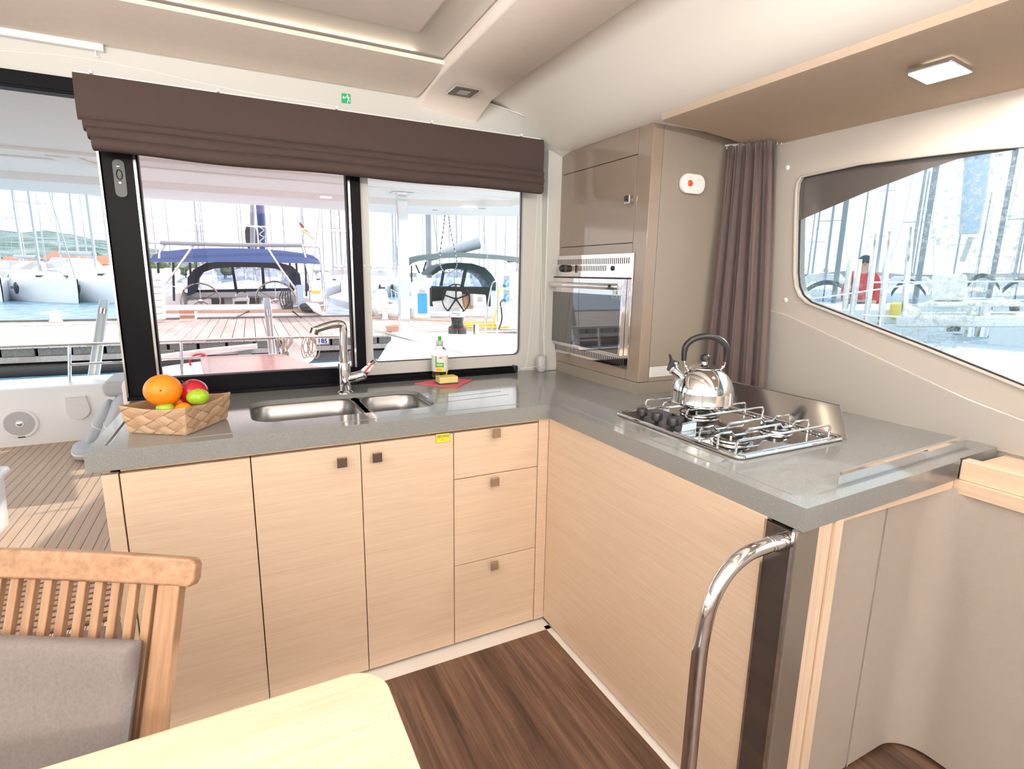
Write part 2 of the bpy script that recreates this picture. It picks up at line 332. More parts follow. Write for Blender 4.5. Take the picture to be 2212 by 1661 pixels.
# curved seam line across the header
b=B(); pts=[atY(x,y,2.4235) for x,y in ((0,110),(150,122),(300,148),(420,176),(560,204),(690,224),(740,236))]; b.tube(catmull(pts,6),.0012,6)
struct('trim_7',b,'ceiling_white')
# black header rail of the doorway
b=B(); b.box((-2.6,2.40,1.955),(-.345,2.47,2.004)); b.box((-2.6,2.385,1.948),(-.345,2.40,1.958)); 
struct('trim_2',b,'black_frame',bevel=.003)
# ceiling: flat field, falling away over the tower
rows=[]
def ceil_z(x,y):
    z=2.165
    if x>1.02:
        t=min(1,(x-1.02)/.47); s=t*t*(3-2*t); z-=.200*s
    if y>1.2 and x>1.02: z-=.0*(y-1.2)
    return z
xs=[-2.6,-1,0,.6,.8,1.0]+[1.0+.035*i for i in range(1,18)]+[1.7,2.1]
for i in range(30):
    y=-2.9+5.44*i/29
    rows.append([(x,y,ceil_z(x,y)) for x in xs])
b=B(); b.grid(rows); rows2=[[(p[0],p[1],p[2]+.05) for p in r] for r in rows]; b.grid([r for r in rows2]); 
struct('ceiling',b,'ceiling_white')
struct('roof_deck',B().box((-2.7,-3.0,2.23),(2.25,2.55,2.30)),'white_gel')
# cove between ceiling and bulkhead right of the beam
c1=[Vector((1.04,2.405,2.15)),Vector((1.18,2.335,2.105)),Vector((1.32,2.245,2.045)),Vector((1.50,2.12,1.985))]
c0=[Vector((1.04,2.43,2.06)),Vector((1.18,2.43,2.02)),Vector((1.32,2.43,1.99)),Vector((1.50,2.43,1.93))]
b=B(); b.grid([[c0[i].lerp(c1[i],t)+Vector((0,.03*math.sin(PI*t)*i/3,0)) for i in range(4)] for t in (0,.25,.5,.75,1)])
b.tube(catmull(c1,6),.004,6)
struct('trim_3',b,'wall_white',smooth=True,ang=80)
# padded headliner panel above the window
b=B(); b.grid([[(x,y,z) for x in (-2.6,-1,0,.766)] for y,z in ((2.425,2.128),(2.395,2.12),(2.33,2.12),(2.2,2.13),(2.09,2.140),(2.068,2.143),(2.066,2.156))])
b.box((-2.6,2.395,2.126),(.766,2.425,2.16)); struct('trim_4',b,'padded_cream')
t=thing('roof_hatch','cream square hatch panel in the white ceiling beside the padded beam','hatch',(.1,1.0,2.14))
obj('hatch_panel',B().box((-.9,.1,2.133),(.60,1.84,2.164)),'skylight_pane',t,bevel=.012)
# padded beam running forward with the dark downlight
b=B(); 
def beam_pt(s,y): # s 0..1 across
    x0=.745+(y-1.4)*.032; x1=1.04+(y-1.4)*.012; return x0+(x1-x0)*s
ys=[-2.9,-1,0,1,1.6,2.0,2.25,2.36,2.43]
def bz(y): return 2.122 if y<2.2 else 2.122-.03*((y-2.2)/.23)**2
b.grid([[(beam_pt(0,y)-.004,y,2.162),(beam_pt(0,y),y,bz(y)+.006),(beam_pt(.03,y),y,bz(y)),(beam_pt(.97,y),y,bz(y)-.003-(.03*((y-2.2)/.23) if y>2.2 else 0)),(beam_pt(1,y),y,bz(y)+.004),(beam_pt(1,y)+.003,y,2.162)] for y in ys])
struct('trim_5',b,'padded_cream',ang=50)
# soffit over the side window
b=B(); prof=[(1.44,2.02),(1.440,1.972),(1.447,1.953),(1.46,1.950),(1.60,1.945),(1.80,1.930),(1.95,1.910),(2.0,1.905),(2.0,2.02)]
b.grid([[(x,y,z) for x,z in prof] for y in (-2.9,-1.5,0,.8,1.66)]); b.poly([(x,1.66,z) for x,z in prof]); struct('trim_6',b,'soffit_beige',ang=25)
# right wall, leaning slightly inward, with the long side window
WP=Vector((2.02,0,.9)); WN=Vector((1.02,0,.07)).normalized()
def atW(px,py,off=0):
    d=ray(px,py); p=WP-WN*off; return EYE+d*((p-EYE).dot(WN)/d.dot(WN))
def onW(y,z,off=0): return Vector((2.02-.07*(z-.9)/1.02,y,z))-WN*off
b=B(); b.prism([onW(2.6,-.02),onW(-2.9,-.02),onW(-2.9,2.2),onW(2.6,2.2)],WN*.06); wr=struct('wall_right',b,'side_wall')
def wpoly():
    raw=[atW(1745,378),atW(1860,353),atW(2000,335),atW(2110,322),onW(.785,1.762),onW(0,1.765),onW(-1.6,1.765),onW(-1.7,1.68),onW(-1.7,.99),onW(-1.6,.93),onW(-.2,.93),onW(.30,.975),onW(.699,1.098),atW(1990,750),atW(1745,655),atW(1728,640),atW(1719,620),atW(1716,590),atW(1718,475),atW(1720,415),atW(1723,395),atW(1731,382)]
    return raw
wp=wpoly(); c=B(); c.prism([p-WN*.05 for p in wp],WN*.2); bool_cut(wr,c)
b=B(); b.tube([p-WN*.001 for p in wp],.006,8,closed=True); tr=struct('trim_9',b,'side_wall')
w3=thing('window_3','','',(2.02,.3,1.3)); w3['kind']='structure'
obj('window_pane',B().prism([p+WN*.028 for p in wp],WN*.006),'glass_side',w3,smooth=False)
b=B(); b.tube([p+WN*.024 for p in wp],.005,6,closed=True); obj('window_seal',b,'rubber',w3)
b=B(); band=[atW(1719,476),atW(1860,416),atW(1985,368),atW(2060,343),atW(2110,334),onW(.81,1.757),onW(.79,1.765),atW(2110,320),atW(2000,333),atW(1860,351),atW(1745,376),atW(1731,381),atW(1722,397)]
b.prism([p+WN*.020 for p in band],WN*.004); obj('dark_band',b,'band_dark',w3)  # dark glossy strip along the upper part of the pane
# proud lower gloss panel under the crease line
b=B(); ck=[atW(1700,678),atW(1860,752),atW(2093,860),onW(.45,.955),onW(-.4,.93)]
top=[onW(1.75,1.30)]+ck
pl_=[onW(1.75,.9)]+top+[onW(-.4,.9)]
b.prism(pl_,-WN*.010); struct('trim_10',b,'side_gloss',bevel=.006)
for k,(px,py) in enumerate(((2195,278),(1701,362),(1697,648))):
    p=atW(px,py); b=B(); b.lathe([(0,.004),(.006,.0035),(.009,.0015),(.0095,0)],frame(p,(0,1,0),Vector((0,1,0)).cross(WN)),16)
    for v in b.bm.verts: pass
    o=obj('screw_cap',b,'white_plastic'); tag(o,('round white screw cap high on the wall above the side window','small round screw cap on the wall near the curtain top','small round screw cap low beside the side window edge')[k],'screw cap')
# left and front walls with openings (behind the viewer)
b=B()
for x0,x1,y0,y1,z0,z1 in ((-2.7,-2.6,-2.9,2.5,-.03,.88),(-2.7,-2.6,-2.9,2.5,2.0,2.23),(-2.7,-2.6,2.2,2.5,.88,2.0),(-2.7,-2.6,-.2,-.05,.88,2.0),(-2.7,-2.6,-2.9,-2.75,.88,2.0)): b.box((x0,y0,z0),(x1,y1,z1))
struct('wall_left',b,'wall_white')
b=B()
for x0,x1,z0,z1 in ((-2.6,2.1,-.03,.88),(-2.6,2.1,2.10,2.23),(-2.6,-2.4,.88,2.1),(-.35,-.2,.88,2.1),(1.9,2.1,.88,2.1)): b.box((x0,-3.0,z0),(x1,-2.9,z1))
struct('wall_front',b,'wall_white')
b=B(); b.box((-2.7,-8.5,.75),(2.6,-3.0,.84)); b.box((-3.6,-8.5,.75),(-2.7,2.4,.84)); b.box((2.1,-8.5,.6),(2.7,2.4,.70)); struct('bounce_deck',b,'white_gel')  # white outer decks, added to bounce sunlight up onto the ceiling
# ================================================================ window_1: black sliding sash
w1=thing('window_1','','',(.05,2.42,.915)); w1['kind']='structure'
Z1=2.0
def fr(name,lo,hi,mat='black_frame',bev=.004,par=None): return obj(name,B().box(lo,hi),mat,par or w1,bevel=bev)
fr('sash_stile',(-.356,2.405,.915),(-.248,2.455,Z1)); fr('sash_stile',(.460,2.405,.915),(.517,2.455,Z1)); fr('sash_rail',(-.248,2.405,.917),(.460,2.455,.99)); fr('sash_rail',(-.248,2.405,1.95),(.46,2.455,Z1))
b=B(); b.box((-.362,2.39,.915),(-.356,2.46,Z1)); b.box((-.262,2.400,.99),(-.254,2.41,Z1)); b.box((.466,2.400,.99),(.474,2.41,Z1)); obj('edge_bead',b,'steel_brushed',w1)
obj('window_pane',B().box((-.248,2.428,.99),(.46,2.434,1.95)),'glass_pink',w1,smooth=False)
b=B(); M=frame((-.306,2.405,1.70),(1,0,0),(0,0,1)); b.rrect((0,0),.036,.125,.004,.016,M); lt=obj('latch_plate',b,'black_plastic',w1,bevel=.001)
b=B(); b.lathe([(0,.005),(.004,.004),(.0045,.0)],frame((-.306,2.401,1.74),(1,0,0),(0,0,1)),12); b.lathe([(0,.005),(.004,.004),(.0045,0)],frame((-.306,2.401,1.685),(1,0,0),(0,0,1)),12); obj('screw',b,'chrome',lt)
b=B(); b.tube([(-.306+.008*math.cos(a),2.400,1.712+.016*math.sin(a)) for a in [2*PI*k/20 for k in range(20)]],.002,6,closed=True); obj('finger_ring',b,'rubber',lt)
# window_2: fixed white-framed pane
w2=thing('window_2','','',(.95,2.43,.935)); w2['kind']='structure'
b=B(); b.box((.517,2.43,.9152),(1.41,2.47,2.02)); fr2=obj('window_frame',b,'wall_white',w2)
c=B(); c.prism([(x+.9245,2.3,z+1.52) for x,z in rr_pts(.741,1.044,.03)],(0,.4,0))
# cut in local space: shift cutter
bmesh.ops.translate(c.bm,verts=c.bm.verts[:],vec=Vector((0,0,0))); bpy.context.view_layer.update(); bool_cut(fr2,c)
obj('window_pane',B().box((.53,2.452,.96),(1.40,2.457,2.0)),'glass_clear',w2,smooth=False)
b=B(); b.tube([(x+.9245,2.45,z+1.52) for x,z in rr_pts(.739,1.042,.03)],.003,6,closed=True); obj('window_seal',b,'rubber',w2)
b=B(); b.box((.46,2.385,.915),(1.245,2.43,.926)); b.box((.46,2.395,.926),(1.245,2.40,.938)); b.box((.46,2.42,.926),(1.245,2.43,.945)); b.box((-.36,2.385,.915),(.46,2.405,.93)); obj('sill_track',b,'black_frame',w2,bevel=.001)
b=B(); M=frame((1.245,2.405,.915),(1,0,0),(0,0,1)); b.rrect((0,.018),.022,.036,.03,.008,frame((1.25,2.42,.915),(1,0,0),(0,0,1))); obj('end_stop',b,'black_plastic',w2,bevel=.002)
for px,py in ((787,574),(970,791)):
    p=atY(px,py,2.43); b=B(); b.lathe([(0,.003),(.006,.0025),(.007,0)],frame(p,(1,0,0),(0,0,1)),14); obj('screw_cap',b,'white_plastic',w2)
# ================================================================ roman blind
bl=thing('roman_blind','dark brown fabric roman blind folded up above the galley window','blind',(.47,2.33,2.0))
def blind_piece(name,z0,z1,dy,x0,x1,sag,seed,thick=.012,mat='blind_brown'):
    rnd=random.Random(seed); b=B(); nx=50; rows=[]; ph=[rnd.uniform(0,6) for _ in range(4)]
    prof=[(0,0),(.15,-.35),(.5,-.5),(.85,-.42),(.97,-.25),(1,0),(.97,.3),(.6,.5),(.1,.5)]
    for s,off in prof:
        r=[]
        for i in range(nx+1):
            u=i/nx; x=x0+(x1-x0)*u
            wz=.0035*math.sin(5*u*PI+ph[0])+.002*math.sin(13*u+ph[1]); wy=.003*math.sin(9*u+ph[2])
            r.append((x,2.345-dy+off*thick*1.6+wy*s,z0+(z1-z0)*s+wz*s-sag*math.sin(PI*u)*s))
        rows.append(r)
    b.grid(rows+[rows[0]]); b.poly(rows_end(rows,0)); b.poly(rows_end(rows,-1)); return obj(name,b,mat,bl,ang=60)
def rows_end(rows,k): return [r[k] for r in rows]
blind_piece('front_fabric',2.0,1.858,.03,-.388,1.332,.0,1)
blind_piece('fold',1.87,1.831,.024,-.376,1.330,.002,2,.030)
blind_piece('fold',1.845,1.800,.032,-.366,1.325,.002,3,.032)
blind_piece('fold',1.812,1.764,.040,-.356,1.318,.002,4,.034)
obj('head_rail',B().box((-.388,2.33,1.995),(1.325,2.425,2.008)),'white_plastic',bl)
for x in (-.34,.02,.42,.80,1.22): obj('clip',B().box((x-.004,2.315,2.004),(x+.004,2.33,2.013)),'white_plastic',bl)
# bead chain of the blind
bc=thing('blind_chain','white beaded blind cord looping beside the galley window down to its holder','blind cord',(1.36,2.36,.93))
def beads(path,r,step):
    b=B(); b.tube(path,r*.35,5); acc=0
    for i in range(len(path)-1):
        a,c=Vector(path[i]),Vector(path[i+1]); L=(c-a).length; t=step-acc
        while t<L:
            b.ell(a.lerp(c,t/L),(r,r,r),None,6,4); t+=step
        acc=(acc+L)%step
    return b
ch=[atY(x,y,2.35) for x,y in ((1167,330),(1169,480),(1170,640),(1175,745),(1177,770),(1170,788),(1150,793),(1125,795),(1137,786),(1146,700),(1155,560),(1162,420),(1165,380))]
obj('bead_cord',beads(catmull(ch,4),.0022,.0062),'white_plastic',bc)
b=B(); b.ell((1.385,2.375,.955),(.026,.025,.045),None,20,12,.7); obj('cord_holder',b,'grey_plastic',bc)
# exit sign
ex=thing('exit_sign','small green emergency exit sticker with running figure and arrow above the blind','sign',(.476,2.424,2.04))
p=[atY(x,y,2.4235) for x,y in ((738,201),(757,204),(757,224),(738,222))]; ctr=sum(p,Vector())/4
b=B(); b.prism(p,(0,-.0012,0)); obj('sign_plate',b,'exit_green',ex,smooth=False)
b=B(); s=.0021; cx,cz=ctr.x,ctr.z
def e2(pts): b.prism([(cx+x*s,2.4222,cz+z*s) for x,z in pts],(0,-.0006,0))
e2([(-7,1),(-4,4),(-4,2),(-1,2),(-1,0),(-4,0),(-4,-2)]); e2([(2.6+1.5*math.cos(a),5.5+1.5*math.sin(a)) for a in [k*PI/4 for k in range(8)]])
e2([(2,4),(5,3),(5,-1),(3,-1)]); e2([(3,-1),(5,-1),(3.6,-4.2),(3.4,-7.5),(2,-7.5),(2.2,-4)]); e2([(4,-.6),(5.4,-1.8),(8,-4.6),(7,-5.4),(4.6,-3)]); e2([(2.4,4),(-.6,2.8),(-.6,1.8),(3,2.6)]); e2([(5,3.2),(7.4,1),(6.8,.2),(4.6,1.8)])
obj('running_figure',b,'white_plastic',ex,smooth=False)
# curtain track at left
t=thing('curtain_track','white plastic curtain track end on the cream padded panel top left','curtain track',(-.6,2.43,2.1))
a0=atZ(0,68,2.118); a1=atZ(222,103,2.118)
b=B(); b.box((-2.4,2.40,2.100),(a1.x,2.424,2.126)); obj('track_rail',b,'white_plastic',t,bevel=.002)
b=B(); b.box((a1.x,2.402,2.100),(a1.x+.004,2.424,2.128)); b.tube([(a1.x-.02,2.412,2.10),(a1.x-.02,2.412,2.085),(a1.x-.012,2.412,2.082)],.002,6); obj('end_cap',b,'white_plastic',t)
# downlights
def downlight(px,py,z,mat,label,tilt=0):
    c=atZ(px,py,z); t=thing('ceiling_spotlight',label,'ceiling light',(c.x,c.y,z)); M=frame((c.x,c.y,z+.001),(1,0,tilt),(0,-1,0))
    b=B(); b.rrect((0,0),.108,.108,.012,.006,M); obj('bezel',b,'chrome',t,bevel=.002)
    b=B(); b.rrect((0,0),.098,.098,.0135,.004,M); obj('face_plate',b,mat,t)
    b=B(); b.rrect((0,0),.045,.045,.0145,.002,M); obj('lens',b,'lamp_glow' if mat=='lamp_lit' else 'grey_plastic',t); return c
plain('lamp_lit',(.9,.9,.9),.3,emit=(1,.98,.95),estr=.7); plain('lamp_dark',(.10,.075,.065),.4)
downlight(1001,193,2.118,'lamp_dark','dark square recessed spotlight in the padded ceiling beam')
L1=downlight(2029,149,1.932,'lamp_lit','lit white square spotlight under the beige soffit',-.085)
for n,(x,y,z,lab) in enumerate(((1.72,-.6,1.932,'unseen lit spotlight added in the beige soffit nearest the bow'),(.89,.9,2.118,'unseen spotlight added in the padded beam above the table'),(.89,-.8,2.118,'unseen spotlight added in the padded beam near the bow'),(-1.2,.9,2.16,'unseen spotlight added in the white ceiling above the saloon'))):  # unseen spotlights, added to help light the cabin
    t=thing('ceiling_spotlight',lab,'ceiling light',(x,y,z)); M=frame((x,y,z),(1,0,0),(0,-1,0)); b=B(); b.rrect((0,0),.108,.108,.01,.006,M); obj('bezel',b,'chrome',t); b=B(); b.rrect((0,0),.06,.06,.012,.006,M); obj('lens',b,'lamp_lit',t)
# ================================================================ WORKTOP
TOP=.915
wt=B(); wt.prism([(-.372,1.732,.86),(1.052,1.732,.86),(1.062,.684,.86),(1.752,.712,.86),(1.77,.722,.86),(1.995,.728,.86),(2.012,.745,.86),(2.024,.80,.86),(2.024,2.432,.86),(-.35,2.432,.86)],(0,0,.055))
wk=obj('worktop',wt,'worktop_grey'); tag(wk,'grey speckled L-shaped stone worktop with drainage grooves on the galley cabinets','worktop')
c=B(); WL=WORLD[wk.name]
pts=[]; sx0,sx1,sy0,sy1=.035,.665,1.875,2.205
sinkpts=[((sx0+sx1)/2+x,(sy0+sy1)/2+y) for x,y in rr_pts(sx1-sx0,sy1-sy0,.075,8)]
c.prism([(x,y,.8) for x,y in sinkpts],(0,0,.2)); 
def groove(a,b_,r=.0045):
    c2=B(); c2.tube([(a[0],a[1],TOP+r*.35),(b_[0],b_[1],TOP+r*.35)],r,10); return c2
cuts=[c,groove((-.15,1.785),(1.0,1.785)),groove((-.33,1.79),(-.318,2.35),.006),groove((1.095,1.70),(1.105,.75))]
def gz(x,y): p=atZ(x,y,TOP); return (p.x,p.y)
for (a,b_) in (((893,847),(1052,832)),((903,856),(1065,838)),((913,864),(1082,845)),((925,873),(1098,852))): cuts.append(groove(gz(*a),gz(*b_),.0045))
for c in cuts:
    bpy.context.view_layer.update(); bool_cut(wk,c)
m=wk.modifiers.new('bevel','BEVEL'); m.width=.005; m.segments=2; m.angle_limit=math.radians(60)
# sink
sk=thing('sink','brushed steel undermount double bowl sink set in the worktop','sink',(.35,2.04,.75))
def bowl(x0,x1,y0,y1,r,label):
    b=B(); rows=[]; cx,cy=(x0+x1)/2,(y0+y1)/2
    for z,ins in ((.898,-.03),(.898,-.002),(.893,.002),(.84,.006),(.79,.012),(.768,.025),(.757,.055)):
        rr=max(.02,r-max(0,ins)*.4); rows.append([(cx+x,cy+y,z) for x,y in rr_pts(x1-x0-2*ins,y1-y0-2*ins,rr,8)])
    b.grid(rows,True); b.poly(rows[-1]); b.lathe([(0,.7575),(.02,.757),(.038,.759),(.042,.7575)],Matrix.Translation((cx,cy,.0005)),20)
    obj('bowl',b,'steel_sink',sk,ang=50)
bowl(.040,.405,1.878,2.202,.07,''); bowl(.428,.660,1.878,2.200,.07,'')
b=B(); b.box((.402,1.885,.885),(.431,2.195,.897)); obj('divider',b,'steel_brushed',sk,bevel=.004)
# faucet
fa=thing('faucet','chrome single lever mixer tap standing behind the sink','tap',(.392,2.245,TOP))
b=B(); M=Matrix.Translation((.392,2.245,TOP)); b.lathe([(0,0),(.032,0),(.032,.004),(.0245,.010),(.024,.118),(.0235,.121),(0,.121)],M,32); obj('body',b,'chrome',fa)
b=B(); sp=catmull([(.392,2.245,1.03),(.393,2.245,1.10),(.396,2.245,1.165),(.392,2.245,1.188),(.372,2.243,1.193),(.335,2.237,1.188),(.30,2.232,1.178),(.283,2.230,1.173)],6)
b.tube(sp,[.0155]*24+[.016-.0002*i for i in range(len(sp)-24)],16); obj('spout',b,'chrome',fa)
b=B(); b.tube([(.288,2.231,1.178),(.280,2.230,1.158)],.0165,16); obj('aerator',b,'knob_dark',fa)
b=B(); b.tube([(.405,2.243,.972),(.430,2.24,.976),(.432,2.24,.976),(.468,2.237,.985),(.474,2.236,.988)],[.020,.0195,.0205,.0205,.016],20)
b.prism([(.456,2.226,1.0),(.470,2.226,.972),(.515,2.222,1.035),(.508,2.222,1.043)],(0,.022,0)); obj('lever',b,'chrome',fa,bevel=.002)
b=B(); b.prism([(.466,2.2255,.999),(.473,2.2255,.994),(.505,2.2215,1.033),(.502,2.2215,1.037)],(0,-.0006,0)); obj('red_mark',b,'label_red',fa)
# ================================================================ base cabinets
FY=1.742; BZ=.010; TZ=.846
def door_panel(parent,x0,x1,z0,z1,name='door',mat='oak_x'): return obj(name,B().box((x0+.0015,FY,z0+.0015),(x1-.0015,FY+.02,z1-.0015)),mat,parent,bevel=.0012)
def knob(parent,x,z,mat='knob_metal'):
    b=B(); b.box((x-.006,FY-.016,z-.006),(x+.006,FY,z+.006)); b.box((x-.0155,FY-.022,z-.0165),(x+.0155,FY-.014,z+.0165)); return obj('knob',b,mat,parent,bevel=.0015)
def carcass(parent,x0,x1,y1=2.40): obj('carcass',B().box((x0+.001,FY+.022,BZ),(x1-.001,y1,.70)),'gap_dark',parent)
def rail(parent,x0,x1): obj('top_rail',B().box((x0,FY+.006,TZ+.004),(x1,FY+.03,.8598)),'oak_x',parent)
edges=[-.303,.021,.345,.668,1.012,1.058]
ep=thing('end_panel','narrow oak end panel at the left end of the galley base cabinets','panel',(-.32,1.9,0))
obj('front_strip',B().box((-.343,FY,BZ),(edges[0]-.002,FY+.02,TZ)),'oak_x',ep,bevel=.0012); obj('side_board',B().box((-.343,FY+.02,BZ),(-.325,2.40,.8598)),'oak_y',ep,bevel=.001)
def kx(px,py): p=atY(px,py,FY-.018); return p.x,p.z
c1_=thing('base_cabinet','oak base cabinet door without handle, leftmost under the worktop','cabinet',(-.14,1.9,BZ)); carcass(c1_,edges[0],edges[1]); door_panel(c1_,edges[0],edges[1],BZ,TZ); rail(c1_,-.30,edges[1])
c2_=thing('base_cabinet','oak base cabinet with square metal knob at its door top right, below the sink','cabinet',(.18,1.9,BZ)); carcass(c2_,edges[1],edges[2]); d=door_panel(c2_,edges[1],edges[2],BZ,TZ); rail(c2_,edges[1],edges[2]); knob(d,*kx(739,999),'knob_dark')
c3_=thing('base_cabinet','oak base cabinet with yellow warning sticker on its door, left of the drawers','cabinet',(.5,1.9,BZ)); carcass(c3_,edges[2],edges[3]); d=door_panel(c3_,edges[2],edges[3],BZ,TZ); rail(c3_,edges[2],edges[3]); knob(d,*kx(815,988),'knob_dark')
q=[atY(x,y,FY-.0005) for x,y in ((941,938),(972,934),(972,953.5),(942,957.5))]; x0,x1,z0,z1=q[0].x,q[1].x,q[2].z,q[0].z
b=B(); b.box((x0,FY-.0008,z0),(x1,FY,z1)); b.mi=1; b.box((x0+.0012,FY-.0011,z0+.0012),(x1-.0012,FY-.0008,z1-.0012)); b.mi=0; b.box((x0+.004,FY-.0014,z1-.013),(x1-.004,FY-.0011,z1-.005)); 
MT=lambda x,z:frame((x,FY-.0013,z),(1,0,0),(0,0,1))
b.mi=1; text_into(b,'ATTENTION',MT((x0+x1)/2,z1-.009),.0085,.0002,bold=True); b.mi=0; text_into(b,'GAS SHUT OFF',MT((x0+x1)/2,z1-.017),.0065,.0002); text_into(b,'VALVE',MT((x0+x1)/2,z1-.024),.0065,.0002)
obj('warning_sticker',b,['ink','yellow_sign'],d,smooth=False)
dc=thing('drawer_cabinet','oak cabinet with three stacked drawers and square knobs in the corner','cabinet',(.84,1.9,BZ)); carcass(dc,edges[3],edges[4]); rail(dc,edges[3],edges[4])
zs=[TZ,atY(974.6,1037.8,FY).z,atY(974.6,1225.6,FY).z,BZ]
for k in range(3):
    d=door_panel(dc,edges[3],edges[4],zs[k+1],zs[k],'drawer'); knob(d,*kx(*((1073,936),(1070,1041),(1068,1222))[k]))
cf=thing('corner_filler','narrow oak filler strip in the corner between drawers and side cabinet','panel',(1.035,1.75,BZ)); obj('strip',B().box((edges[4]+.0015,FY,BZ),(1.0575,FY+.02,.8598)),'oak_x',cf)
# peninsula
SX=1.058
pn=thing('peninsula_cabinet','large plain oak peninsula cabinet under the hob with grab post end','cabinet',(1.4,1.2,0))
obj('side_panel',B().box((SX,.772,BZ),(SX+.02,1.741,.8598)),'oak_y',pn,bevel=.001)
obj('carcass',B().box((SX+.022,.80,BZ),(1.95,2.38,.855)),'gap_dark',pn)
obj('mirror_strip',B().box((SX-.003,.702,BZ),(SX+.018,.770,.853)),'smoked_mirror',pn,bevel=.001)
b=B(); b.box((SX-.006,.696,BZ),(SX,.703,.857)); b.box((SX-.004,.768,BZ),(SX+.004,.774,.857)); obj('chrome_edge',b,'chrome',pn)
obj('corner_post',B().box((SX-.004,.690,BZ),(1.127,.706,.8598)),'bronze_strip',pn,bevel=.002)
obj('end_post',B().box((1.1275,.696,BZ),(1.183,.73,.8598)),'oak_z',pn,bevel=.001)
obj('end_lipping',B().box((1.186,.690,BZ),(1.214,.76,.8598)),'oak_z',pn,bevel=.001)
obj('apron',B().box((1.2145,.712,.836),(1.735,.74,.8598)),'oak_x',pn,bevel=.001)
# leather lining with rounded inner corner
def arc_xy(cx,cy,r,a0,a1,n): return [(cx+r*math.cos(a0+(a1-a0)*i/n),cy+r*math.sin(a0+(a1-a0)*i/n)) for i in range(n+1)]
pl2=[(1.214,.745),(1.49,.745),(1.495,.752),(1.50,.745)]+[(1.62,.745)]+arc_xy(1.66,.655,.09,PI/2,0,8)+[(1.752,.2),(1.752,-2.8)]
b=B(); b.grid([[(x,y,z) for x,y in pl2] for z in (BZ,.4,.838)]); obj('leather_lining',b,'leather',pn,ang=50,label='beige leather lining')
b=B(); b.tube([(1.495,.743,BZ),(1.495,.743,.836)],.0014,6); obj('stitched_seam',b,'leather',pn)
# side ledge
lg=thing('wall_ledge','light oak wall ledge running forward from the worktop end below the side window','ledge',(1.88,-.5,.84))
b=B(); b.box((1.752,-2.8,.862),(1.79,.710,.918)); obj('front_lip',b,'oak_y',lg,bevel=.003)
b=B(); b.box((1.79,-2.8,.862),(2.03,.715,.892)); obj('shelf_board',b,'oak_y',lg)
b=B(); b.box((1.738,-2.8,.826),(1.775,.715,.862)); obj('lower_strip',b,'oak_y',lg,bevel=.001)
# grab rail
gr=thing('grab_rail','bent chrome tube grab rail at the end of the peninsula','handrail',(.85,.7,0))
rp=[(1.062,.722,.832),(1.00,.722,.828),(.93,.722,.815)]+[(.93-.105*math.sin(a),.722,.70+.115*math.cos(a)-.0) for a in [PI/2*k/7 for k in range(1,8)]]
rp=catmull([(1.054,.722,.826),(1.0,.722,.826),(.935,.722,.820),(.88,.722,.79),(.843,.722,.735),(.828,.722,.66),(.824,.722,.58),(.824,.722,.3),(.824,.722,.0)],8)
b=B(); b.tube(rp,.0165,24); obj('tube',b,'chrome',gr)
b=B(); b.tube([(1.013,.722,.826),(1.0535,.722,.826)],.0185,24); b.tube([(1.005,.722,.8262),(1.011,.722,.8262)],.0178,24); obj('collar',b,'chrome',gr)
# fiddle rail on worktop
fr_=thing('fiddle_rail','low polished steel fiddle rail along the right end of the worktop','rail',(1.55,.76,TOP))
p0=atZ(1807,1052,TOP); p1=atZ(2084,968,TOP); u=(p1-p0).normalized(); L=(p1-p0).length
M=frame(p0,u,(0,0,1)); pr=[(0,0),(0,.022),(.004,.032),(.014,.036),(L,.036),(L,0),(L-.002,0),(L-.002,.002),(.02,.002),(.003,0)]
b=B(); b.prism([M@Vector((x,y,0)) for x,y in [(0,0),(0,.024),(.004,.032),(.013,.036),(L,.036),(L,0)]],M.to_3x3()@Vector((0,0,.0025))); b.prism([M@Vector((x,y,-.004)) for x,y in [(.010,.034),(.010,.0375),(L,.0375),(L,.034)]],M.to_3x3()@Vector((0,0,.010)))
obj('rail_plate',b,'chrome',fr_)
# ================================================================ tall oven cabinet
tc=thing('oven_tower','tall glossy taupe cabinet unit housing the oven in the corner','cabinet',(1.7,2.1,TOP))
X0=1.4755; YF=1.735; YB=2.512; ZT=1.966
obj('carcass',B().prism([(X0+.02,YF+.021,.966),(1.99,YF+.021,.966),(1.93,YF+.021,ZT-.002),(X0+.02,YF+.021,ZT-.002)],(0,.745,0)),'taupe_satin',tc)
def fp(name,y0,y1,z0,z1,mat='taupe_gloss',x=X0): return obj(name,B().box((x,y0+.0015,z0+.0015),(x+.019,y1-.0015,z1-.0015)),mat,tc,bevel=.001)
ym,yn=1.820,2.438
fp('left_stile',yn,YB,.965,ZT); fp('top_panel',ym,yn,1.868,ZT); dr=fp('cupboard_door',ym,yn,1.53,1.868); fp('middle_panel',ym,yn,1.012,1.53)
fp('lower_panel',ym,yn,.965,1.012)
b=B(); b.prism([(X0,YF,.9665),(1.5285,YF,.9665),(1.5285,YF+.04,.9665),(X0+.04,YF+.04,.9665),(X0+.04,ym-.0015,.9665),(X0,ym-.0015,.9665)],(0,0,ZT-.9665)); obj('corner_stile',b,'taupe_gloss',tc,bevel=.0015)
b=B(); b.prism([(X0+.002,YF+.003,TOP),(1.995,YF+.003,TOP),(1.995,YF+.03,TOP),(X0+.03,YF+.03,TOP),(X0+.03,YB,TOP),(X0+.002,YB,TOP)],(0,0,.0495)); obj('plinth',b,'taupe_satin',tc)
b=B(); b.prism([(1.5305,YF,.966),(1.998,YF,.966),(1.938,YF,1.975),(1.5305,YF,1.975)],(0,.02,0)); 
obj('side_panel',b,'taupe_satin',tc,bevel=.001,label='large satin taupe side panel')
